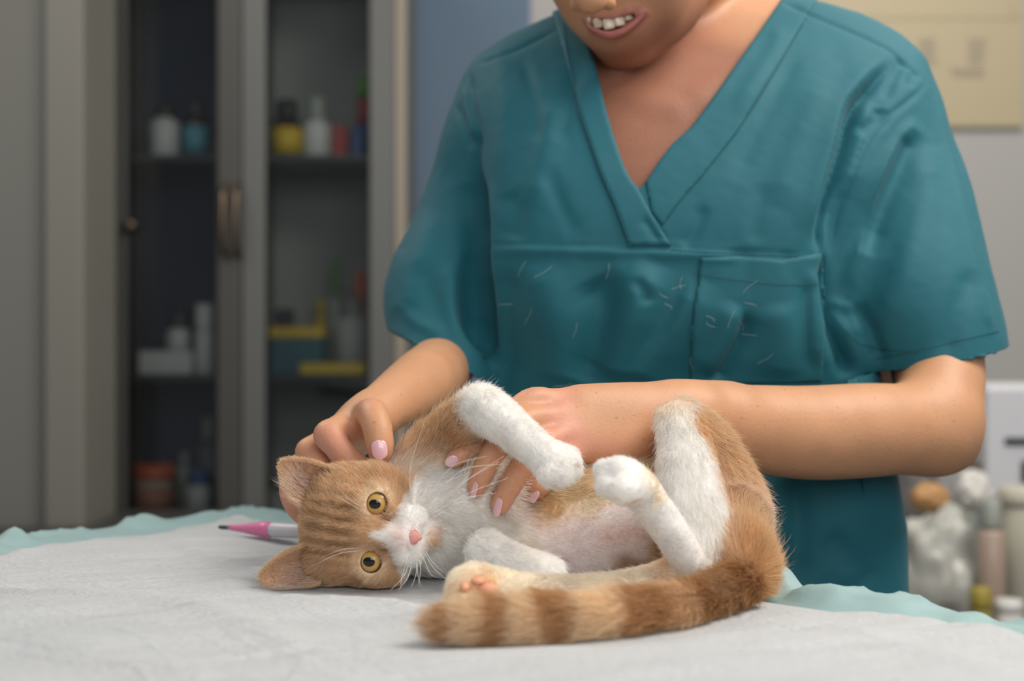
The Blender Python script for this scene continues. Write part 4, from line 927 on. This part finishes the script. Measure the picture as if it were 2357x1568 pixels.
# fingernails
m_nail = mat('nail_polish', hexc(232, 186, 192), .22, coat=.5)
def nail(c, up, nrm, w, l, curve=.35, name='fingernail'):
    c = np.array(c); up = np.array(up, float); up /= np.linalg.norm(up); nrm = np.array(nrm, float); nrm -= up*(nrm@up); nrm /= np.linalg.norm(nrm); sd = np.cross(up, nrm)
    V, F_ = [], []; n, m = 12, 12
    for i in range(n+1):
        t = -1+2*i/n
        for j in range(m+1):
            q = -1+2*j/m; wd = w*math.sqrt(max(0, 1-abs(t)**3.2)) if t > 0 else w*math.sqrt(max(0, 1-abs(t)**4))
            a = q*1.0; V.append(c+up*t*l+sd*wd*math.sin(a)/math.sin(1.0)-nrm*(1-math.cos(a))*wd*curve*2-nrm*t*t*l*.12)
    F_ = [(i*(m+1)+j, i*(m+1)+j+1, (i+1)*(m+1)+j+1, (i+1)*(m+1)+j) for i in range(n) for j in range(m)]
    o = mesh(name, V, F_, m_nail, per); md = o.modifiers.new('s', 'SOLIDIFY'); md.thickness = .0008; md.offset = 0
def dirpx(du, dv, dy=0): return np.array([du, dy, -dv], float)
nail(P(873, 1036, .9688), dirpx(3, 20, -1), (0, -1, .1), .0052, .0066)
nail(P(1088, 1130, .9425), dirpx(-6, 26, 2), (-.88, -.47, 0), .0036, .0062)
nail(P(1142, 1168, .9375), dirpx(-6, 26, 2), (-.75, -.66, .0), .0037, .0064)
nail(P(1040, 1063, .956), dirpx(-20, 12, 2), (-.35, -.8, -.5), .0034, .0045)
nail(P(1228, 1142, .9435), dirpx(-12, 20, 2), (-.8, -.6, -.2), .0032, .0045)
# teeth
m_tooth = mat('tooth_enamel', hexc(222, 208, 186), .25, sss=.1, sssc=.002)
for u, v_0, w_, h_, Y in ((1361, 49, 16, 20, 1.178), (1377, 54, 21, 24, 1.172), (1401, 55, 28, 27, 1.1685), (1425, 49, 25, 24, 1.168), (1446, 38, 21, 20, 1.170), (1463, 29, 15, 14, 1.173)):
    s = Y/FPX; v, f = [], []
    n, m = 9, 12
    for i in range(n+1):
        t = -math.pi/2+math.pi*i/n
        for j in range(m):
            a = 2*math.pi*j/m; e = .45
            def pw(x, p_): return math.copysign(abs(x)**p_, x)
            v.append((pw(math.cos(t), e)*pw(math.cos(a), e)*w_*.5*s, pw(math.cos(t), e)*pw(math.sin(a), e)*.003, pw(math.sin(t), e)*h_*.5*s))
    f = [(i*m+j, i*m+(j+1) % m, (i+1)*m+(j+1) % m, (i+1)*m+j) for i in range(n) for j in range(m)]
    rz = Matrix.Rotation(math.radians(-18 if u < 1390 else (8 if u < 1420 else 22)), 3, 'Z') @ Matrix.Rotation(math.radians(-12), 3, 'Y')
    v = [np.array(rz @ Vector(q))+P(u, v_0, Y+.001) for q in v]
    mesh('tooth', v, f, m_tooth, per)
# eyes looking down, brows and tied-back hair (above the frame)
m_ew = mat('eye_white', hexc(225, 220, 212), .2, coat=.6); m_ei = mat('eye_iris', hexc(70, 90, 80), .2, coat=.8); m_hr = mat('hair_brown', hexc(96, 62, 40), .55, bump=(40, .8, .01, (1, 1, 9)))
def ball(name, c, r, M, m, par, sc=(1, 1, 1)):
    v, f = lathe([(math.sin(t)+1e-4, -math.cos(t)) for t in np.linspace(0, math.pi, 14)], (0, 0, 0), 20)
    v = (np.array(v)*np.array(sc)*r)@np.array(M).T+c; return mesh(name, v, f, m, par)
for s in (-1, 1):
    ball('eye', F3(s*.031, .018, .070), .0118, FM, m_ew, per); ball('iris', F3(s*.031, .0145, .0795), .0048, FM, m_ei, per, (1, 1, .6))
    mesh('eyebrow', *tube([F3(s*.014, .040, .088), F3(s*.032, .046, .084), F3(s*.050, .040, .066)], [.003, .0035, .0012], 8), m_hr, per)
HFd = Field(FC-.13, FC+.14, .003)
HFd.ell(F3(0, .040, -.022), (.083, .096, .100), FM, .01); HFd.ell(F3(0, .0, -.11), (.035, .04, .035), FM, .02)
HFd.ell(F3(0, -.02, .09), (.066, .085, .085), FM, .02, 's'); HFd.ell(F3(0, -.085, .0), (.08, .06, .07), FM, .02, 's'); HFd.smooth(1)
hv_, hq_ = HFd.mesh(); mesh('hair', hv_, hq_, m_hr, per)

# ---- scrub top
GF = Field((-.20, 1.02, .74), (.42, 1.47, 1.41), .0023)
loft(GF, [r for r in torso_rows if r[0] > .73], 3.6, 0, 0)
for rows in (sleeveR, sleeveL): pp, rr = pxc(rows); GF.chain(pp, rr, .022)
# deep gap between the front panel and the sleeve
pp, rr = pxc([(1906, 520, 1.180, 3), (1910, 600, 1.190, 13), (1920, 690, 1.200, 32), (1936, 770, 1.203, 44), (1946, 830, 1.205, 40)]); GF.chain(pp, rr, .008, 's')
pp, rr = pxc([(1086, 380, 1.20, 10), (1086, 520, 1.212, 20), (1090, 640, 1.218, 34), (1096, 730, 1.214, 38), (1100, 785, 1.214, 26)]); GF.chain(pp, rr, .008, 's')
GF.smooth(2)
gv, gq = GF.mesh()
FOLD = [ # points, width px, amplitude mm (positive stands out), one-sided
 ([(2058, 140), (1968, 241), (1946, 321), (1912, 436), (1875, 575)], 24, -13, 1), ([(2040, 150), (1940, 260), (1905, 400), (1850, 540)], 40, 4, 0),
 ([(2005, 200), (1985, 300), (1960, 400), (1935, 520)], 16, 3, 0),
 ([(2080, 130), (2064, 165), (2040, 230)], 12, -2.5, 0), ([(2105, 165), (2096, 200)], 10, -2, 0),
 ([(2135, 186), (2100, 225), (2050, 265), (1995, 330), (1958, 430), (1930, 540), (1912, 640)], 6, -2.5, 0),
 ([(2030, 245), (2020, 275), (1975, 300)], 16, -4, 0), ([(2110, 275), (2065, 330), (2020, 420), (1985, 540), (1940, 660)], 22, 6, 1), ([(2105, 300), (2075, 370), (2030, 470), (1990, 590)], 26, -9, 0),
 ([(2150, 200), (2180, 320), (2225, 500), (2262, 690), (2285, 780)], 12, 2.5, 0), ([(2170, 230), (2205, 380), (2245, 560), (2275, 700)], 10, -2, 0),
 ([(2130, 330), (2120, 480), (2080, 640), (2020, 760)], 36, 4, 0), ([(1960, 700), (2000, 760), (2030, 840)], 20, -6, 0), ([(2240, 620), (2200, 720), (2170, 830)], 26, -3, 0),
 ([(1920, 690), (1960, 715), (1985, 780)], 10, 3, 0),
 ([(2046, 150), (2000, 198), (1966, 248), (1946, 321), (1914, 436), (1892, 545), (1898, 620)], 11, -9, 0), ([(1894, 590), (1902, 660), (1914, 740), (1938, 820), (1950, 870)], 17, -15, 0),
 ([(1960, 400), (1935, 520), (1925, 640), (1950, 760)], 24, -7, 0),
 ([(1098, 395), (1108, 500), (1114, 600), (1120, 700), (1126, 790), (1130, 850)], 15, -14, 0), ([(1108, 470), (1092, 560), (1096, 680), (1102, 760)], 22, -7, 0),
 ([(1128, 420), (1140, 560), (1150, 700), (1158, 850)], 16, 3, 0), ([(1868, 620), (1876, 720), (1880, 840)], 14, 3, 0),
 # left shoulder and sleeve
 ([(1082, 165), (1086, 235), (1100, 300), (1096, 370), (1102, 470), (1112, 560)], 8, -5, 0), ([(1078, 200), (1088, 260), (1094, 320)], 14, 3, 0), ([(1050, 240), (1072, 290), (1092, 350)], 8, -2.5, 0),
 ([(1080, 420), (1082, 520), (1098, 640)], 22, -6, 0), ([(960, 600), (1000, 700), (1060, 790)], 28, -3, 0), ([(1000, 480), (960, 620), (930, 720)], 32, 3, 0), ([(900, 690), (960, 740), (1030, 770)], 16, 2.5, 0), ([(1040, 600), (1030, 700), (1060, 790)], 20, 3, 0),
 # chest left
 ([(1200, 130), (1230, 240), (1235, 330)], 14, -2.5, 0), ([(1280, 230), (1260, 330), (1225, 480)], 30, 3.5, 0), ([(1330, 150), (1310, 240), (1280, 330)], 22, -3, 0), ([(1150, 120), (1160, 220), (1150, 420)], 24, 2, 0), ([(1170, 440), (1190, 500), (1180, 555)], 24, -2.5, 0),
 ([(1250, 380), (1290, 470), (1330, 545)], 20, -2, 0),
 # chest right
 ([(1840, 120), (1760, 260), (1690, 420)], 26, -2.5, 0), ([(1900, 180), (1840, 320), (1790, 480)], 34, 3, 0), ([(1800, 60), (1770, 140), (1690, 260)], 20, 2, 0), ([(1620, 470), (1600, 530), (1570, 570)], 16, -2.5, 0), ([(1760, 420), (1740, 500), (1740, 560)], 22, -1.5, 0),
 ([(1480, 500), (1500, 530), (1520, 560)], 12, -3, 0),
 # below the yoke seam
 ([(1110, 572), (1300, 576), (1440, 580), (1640, 586), (1700, 588)], 14, 3, 0), ([(1105, 563), (1300, 566), (1440, 570), (1640, 577), (1885, 587)], 4.5, -2.4, 0),
 ([(1500, 600), (1460, 700), (1420, 800), (1400, 880)], 50, 11, 0), ([(1360, 640), (1390, 700), (1380, 800), (1340, 880)], 46, -10, 0), ([(1240, 600), (1270, 700), (1290, 820), (1280, 890)], 50, 6, 0), ([(1180, 620), (1170, 740), (1190, 880)], 34, -4, 0),
 ([(1460, 640), (1480, 670), (1490, 700)], 14, -4, 0), ([(1600, 640), (1560, 740), (1500, 820), (1460, 880)], 34, 6, 1),
 ([(1715, 715), (1700, 770), (1660, 840), (1640, 880)], 16, -9, 1), ([(1690, 700), (1660, 780), (1620, 860)], 26, 6, 0), ([(1780, 700), (1800, 780), (1790, 870)], 40, 4, 0), ([(1860, 640), (1850, 740), (1860, 860)], 20, -3, 0),
 ([(1760, 1100), (1770, 1200), (1765, 1340)], 26, 4, 0), ([(1830, 1100), (1840, 1220), (1830, 1350)], 30, -6, 0), ([(1990, 1130), (1960, 1260), (1970, 1350)], 40, 4, 0), ([(1900, 1230), (1960, 1290), (2010, 1350)], 30, -4, 0),
 # shoulder seams
 ([(1795, 8), (1850, 28), (1960, 72), (2040, 112), (2085, 150), (2128, 188)], 5, -2.5, 0), ([(1100, 150), (1180, 118), (1290, 62)], 5, -2.2, 0)]
def foldify(v, n, mask=None):
    u, w = uv(v); p2 = np.column_stack([u, w, 0*u]); disp = np.zeros(len(v)); front = ss(.55, .1, n[:, 1])
    for pts, wd, am, one in FOLD:
        sp = spline([(a, b, 0) for a, b in pts], 6); lo, hi = sp.min(0)-4*wd, sp.max(0)+4*wd
        i = np.where((u > lo[0]) & (u < hi[0]) & (w > lo[1]) & (w < hi[1]))[0]
        if not len(i): continue
        best = np.full(len(i), 1e9); side = np.zeros(len(i)); par = np.zeros(len(i)); m = len(sp)-1; q = p2[i]
        for k in range(m):
            d, t = segd(q, sp[k], sp[k+1]); g = d < best; best[g] = d[g]; par[g] = (k+t[g])/m
            e = sp[k+1]-sp[k]; cr_ = e[0]*(q[:, 1]-sp[k][1])-e[1]*(q[:, 0]-sp[k][0]); side[g] = np.sign(cr_)[g]
        endf = np.minimum(1, np.minimum(par, 1-par)*6+.05); x = best/wd
        if one: # a lapped edge: sharp on one side, long slope on the other
            pr_ = np.where(side > 0, np.exp(-(x*1.7)**2), np.exp(-(x*.55)**2))
        else: pr_ = np.exp(-x*x)
        disp[i] += am*.001*pr_*endf
    p3 = v.copy()
    disp += .0016*fbm(p3*[1, 1, .6], 9, 2, 200)+.0009*fbm(p3*[1, 1, .35], 26, 2, 210)+.0002*fbm(p3, 120, 2, 220)
    # gathers under the yoke seam
    gth = ss(570, 590, w)*(1-ss(590, 680, w))*(u < 1900); disp += .0012*gth*vnoise(np.column_stack([u*.03, w*.004, 0*u]), 1, 5)
    return v+n*(disp*front+(1-front)*.0016*fbm(p3, 12, 2, 230))[:, None]
gn = vnormals(gv, gq); gv = foldify(gv, gn)
def laplace(v, q, it=1):
    for _ in range(it):
        s = np.zeros_like(v); c = np.zeros(len(v))
        for a, b in ((0, 1), (1, 2), (2, 3), (3, 0)):
            for i, j in ((a, b), (b, a)):
                for k in range(3): s[:, k] += np.bincount(q[:, i], v[q[:, j], k], len(v))
                c += np.bincount(q[:, i], minlength=len(v))
        v = v*.5+.5*s/np.maximum(c, 1)[:, None]
    return v
def sdpoly(u, w, poly):
    p = np.array(poly, float); n = len(p); best = np.full(len(u), 1e9); cx = np.zeros(len(u)); cy = np.zeros(len(u)); ins = np.zeros(len(u), bool)
    for i in range(n):
        a, b = p[i], p[(i+1) % n]; e = b-a; t = np.clip(((u-a[0])*e[0]+(w-a[1])*e[1])/(e@e+1e-9), 0, 1)
        qx, qy = a[0]+t*e[0], a[1]+t*e[1]; d = np.hypot(u-qx, w-qy); g = d < best; best[g] = d[g]; cx[g] = qx[g]; cy[g] = qy[g]
        c = (a[1] > w) != (b[1] > w); xi = a[0]+(w-a[1])/(b[1]-a[1]+1e-9)*(b[0]-a[0]); ins ^= c & (u < xi)
    return np.where(ins, -best, best), cx, cy
def cut(v, q, val, project):
    """drop faces wholly on the negative side, move the crossing vertices onto the edge"""
    neg = val < 0; keep = ~neg[q].all(1); q = q[keep]; used = np.zeros(len(v), bool); used[q.ravel()] = True
    mv = used & neg; v = v.copy(); v[mv] = project(v, mv); idx = -np.ones(len(v), int); idx[used] = np.arange(used.sum()); return v[used], idx[q]
def px_project(cx, cy):
    def f(v, mv):
        w = v[mv].copy(); Y = w[:, 1]; w[:, 0] = (cx[mv]-1178.5)/FPX*Y; w[:, 2] = CAMZ-(cy[mv]-784)/FPX*Y; return w
    return f
def sm(pts, n=5): return [tuple(q) for q in spline(np.array(pts, float), n)]
edgeL = sm([(1300, -60), (1322, 30), (1365, 130), (1400, 270), (1440, 390), (1472, 440)]); edgeR = sm([(1472, 440), (1538, 342), (1600, 280), (1700, 140), (1796, 2), (1835, -60)])
neckpoly = edgeL[:-1]+edgeR+[(1835, -300), (1300, -300)]
gv = laplace(gv, gq, 1)
u, w = uv(gv); sd, cx, cy = sdpoly(u, w, neckpoly); back = (gv[:, 1] > 1.335)
val = np.where(back, np.where(gv[:, 2] > zb(-8, 1.34), sd, 99), sd)
gv, gq = cut(gv, gq, val, px_project(cx, cy))
# sleeve hems
def plane_cut(v, q, p0, nrm, near, rad, lim):
    nrm = np.array(nrm, float); nrm /= np.linalg.norm(nrm); d = -((v-p0)@nrm); far = np.linalg.norm((v-near)*[1, 1, 1], axis=1) > rad
    d = np.where(far | ~lim(v), 1.0, d)
    def pj(v, mv): return v[mv]-np.outer((v[mv]-p0)@nrm, nrm)
    return cut(v, q, d, pj)
HRp, HRn = P(2150, 846, 1.14), (.19, .05, -1.0); HLp, HLn = P(1000, 812, 1.15), (-.50, -.05, -.95)
gv, gq = plane_cut(gv, gq, HRp, HRn, P(2170, 930, 1.2), .110, lambda v: (uv(v)[0] > 1992) & (v[:, 1] < 1.272))
gv, gq = plane_cut(gv, gq, HLp, HLn, P(985, 880, 1.22), .105, lambda v: uv(v)[0] < 1118)
zlo = .78
val = gv[:, 2]-zlo; 
def pj(v, mv): w = v[mv].copy(); w[:, 2] = zlo; return w
gv, gq = cut(gv, gq, val, pj)
gn = vnormals(gv, gq)
m_scrub = mat('scrub_cotton', hexc(9, 97, 110), .72, bump=(700, .25, .0006), sheen=.08, noise=(6, .25, hexc(8, 86, 99)))
tp = empty('scrub_top', (0, 0, 0)); tp.parent = per; tp.location = (0, 0, 0)
def gmesh(name, v, q, th=.0016, parent=None, m=None):
    o = mesh(name, v, q, m or m_scrub, None); o.data.transform(Matrix.Translation(-Vector(pc))); o.parent = parent or tp
    if th: md = o.modifiers.new('s', 'SOLIDIFY'); md.thickness = th; md.offset = -1
    return o
gmesh('tunic', gv, gq)
# layered pieces lying on the tunic: neckbands and pocket
u, w = uv(gv)
def biggest(v, q):
    lab = np.arange(len(v))
    for _ in range(4000):
        m = lab[q].min(1); new = lab.copy()
        for k in range(4): np.minimum.at(new, q[:, k], m)
        new = new[new]
        if (new == lab).all(): break
        lab = new
    best = np.bincount(lab[q[:, 0]]).argmax(); q = q[lab[q[:, 0]] == best]; used = np.unique(q); idx = -np.ones(len(v), int); idx[used] = np.arange(len(used)); return v[used], idx[q]
def patch(name, poly, off, bevelpx=5):
    sd, cx, cy = sdpoly(u, w, poly); front = gn[:, 1] < .35
    val = np.where(front, -sd, -99.); 
    lift = np.clip(off*np.minimum(1, (-sd)/bevelpx+.35), 0, off)
    vv = gv+gn*np.maximum(lift, off*.35)[:, None]
    vv, qq = cut(vv, gq, val, px_project(cx, cy)); vv, qq = biggest(vv, qq)
    return gmesh(name, vv, qq, .001)
bandR = edgeR[1:-1]+[(1835, -60), (1905, -40), (1850, 48), (1780, 170), (1700, 300), (1620, 400), (1560, 470), (1525, 520), (1500, 490)]
bandL = edgeL+[(1500, 492), (1545, 566), (1446, 566), (1415, 480), (1380, 400), (1335, 270), (1305, 150), (1268, 20), (1255, -60)]
patch('neckband', bandR, .0014); patch('neckband', bandL, .0030)
patch('pocket', [(1612, 594), (1700, 590), (1800, 598), (1892, 582), (1898, 700), (1892, 880), (1588, 886), (1590, 760), (1602, 680)], .0026)
# stitching
m_thr = mat('thread', hexc(24, 92, 94), .6)
bvh = BVHTree.FromPolygons([tuple(x) for x in gv], [tuple(x) for x in gq])
def stitch(pts, off=.0012, dash=True, nm='stitching', r=.00032):
    sp = spline([(a, b, 0) for a, b in pts], 14); parts = []; o = Vector((0, 0, CAMZ)); hit = []
    for a, b, _ in sp:
        d = (Vector(P(a, b, 1.0))-o).normalized(); h, n, i, ds = bvh.ray_cast(o, d)
        if h is not None and (not hit or (h-hit[-1]).length < .03): hit.append(h+n.normalized()*(off if n.dot(d) < 0 else -off))
    if len(hit) < 3: return
    H_ = spline(np.array(hit), 3)
    L_ = np.concatenate([[0], np.cumsum(np.linalg.norm(np.diff(H_, axis=0), axis=1))]); n = int(L_[-1]/.0032)
    for k in range(n):
        a, b = k*.0032, k*.0032+.0023; pt = [[np.interp(t, L_, H_[:, c]) for c in range(3)] for t in (a, (a+b)/2, b)]
        parts.append(tube(pt, r, 5, False))
    v, f = join(parts); o_ = mesh(nm, v, f, m_thr, None); o_.data.transform(Matrix.Translation(-Vector(pc))); o_.parent = tp; tag(o_, kind='stuff')
stitch([(1850, 55), (1785, 165), (1702, 295), (1622, 398), (1562, 468), (1528, 515)], .0018)
stitch([(1300, 60), (1310, 150), (1340, 270), (1385, 400), (1418, 480), (1446, 556)], .0034)
stitch([(1116, 568), (1300, 571), (1440, 574)], .0004); stitch([(1546, 576), (1640, 582), (1880, 592)], .0006)
stitch([(1612, 632), (1700, 645), (1800, 655), (1886, 652)], .0032); stitch([(1608, 600), (1600, 680), (1594, 760), (1590, 870)], .0030)
stitch([(2000, 830), (2100, 810), (2200, 785), (2300, 762)], .0008); stitch([(1890, 690), (1960, 775), (2010, 800), (2120, 812)], .0008)
# loose cat hairs on the cloth
parts = []
for k in range(20):
    a, b = rng.uniform(1180, 1760), rng.uniform(600, 890); o = Vector((0, 0, CAMZ)); an = rng.uniform(0, 6.28); pts = []
    for t in (0, .5, 1):
        q = Vector(P(a+t*34*math.cos(an)+9*math.sin(t*3+an), b+t*34*math.sin(an), 1.0)); d = (q-o).normalized(); h, n, i, ds = bvh.ray_cast(o, d)
        if h is not None: pts.append(np.array(h+n.normalized()*(.0042 if n.dot(d) < 0 else -.0042)))
    if len(pts) == 3: parts.append(tube(spline(pts, 3), .00006, 4, False))
v, f = join(parts); o_ = mesh('loose_cat_hair', v, f, m_wsk, None); o_.data.transform(Matrix.Translation(-Vector(pc))); o_.parent = tp; tag(o_, kind='stuff')
# trousers and shoes under the table edge
m_tr = mat('trouser_cotton', hexc(24, 104, 114), .65, bump=(300, .2, .001)); m_shoe = mat('shoe_white', hexc(215, 215, 212), .5)
for s, xc_ in ((-1, .09), (1, .255)):
    v, f = tube([(xc_, 1.30, .035), (xc_, 1.30, .25), (xc_+.005*s, 1.29, .5), (xc_, 1.29, .80)], [.062, .066, .080, .088], 24); mesh('trouser_leg', v, f, m_tr, per)
    v, f = lathe([(.6, 0), (1, .006), (1, .02), (.93, .045), (.6, .07), (.2, .078)], (0, 0, 0), 20); v = np.array(v)*[.042, .12, 1]+[xc_, 1.25, 0]; mesh('shoe', v, f, m_shoe, per)
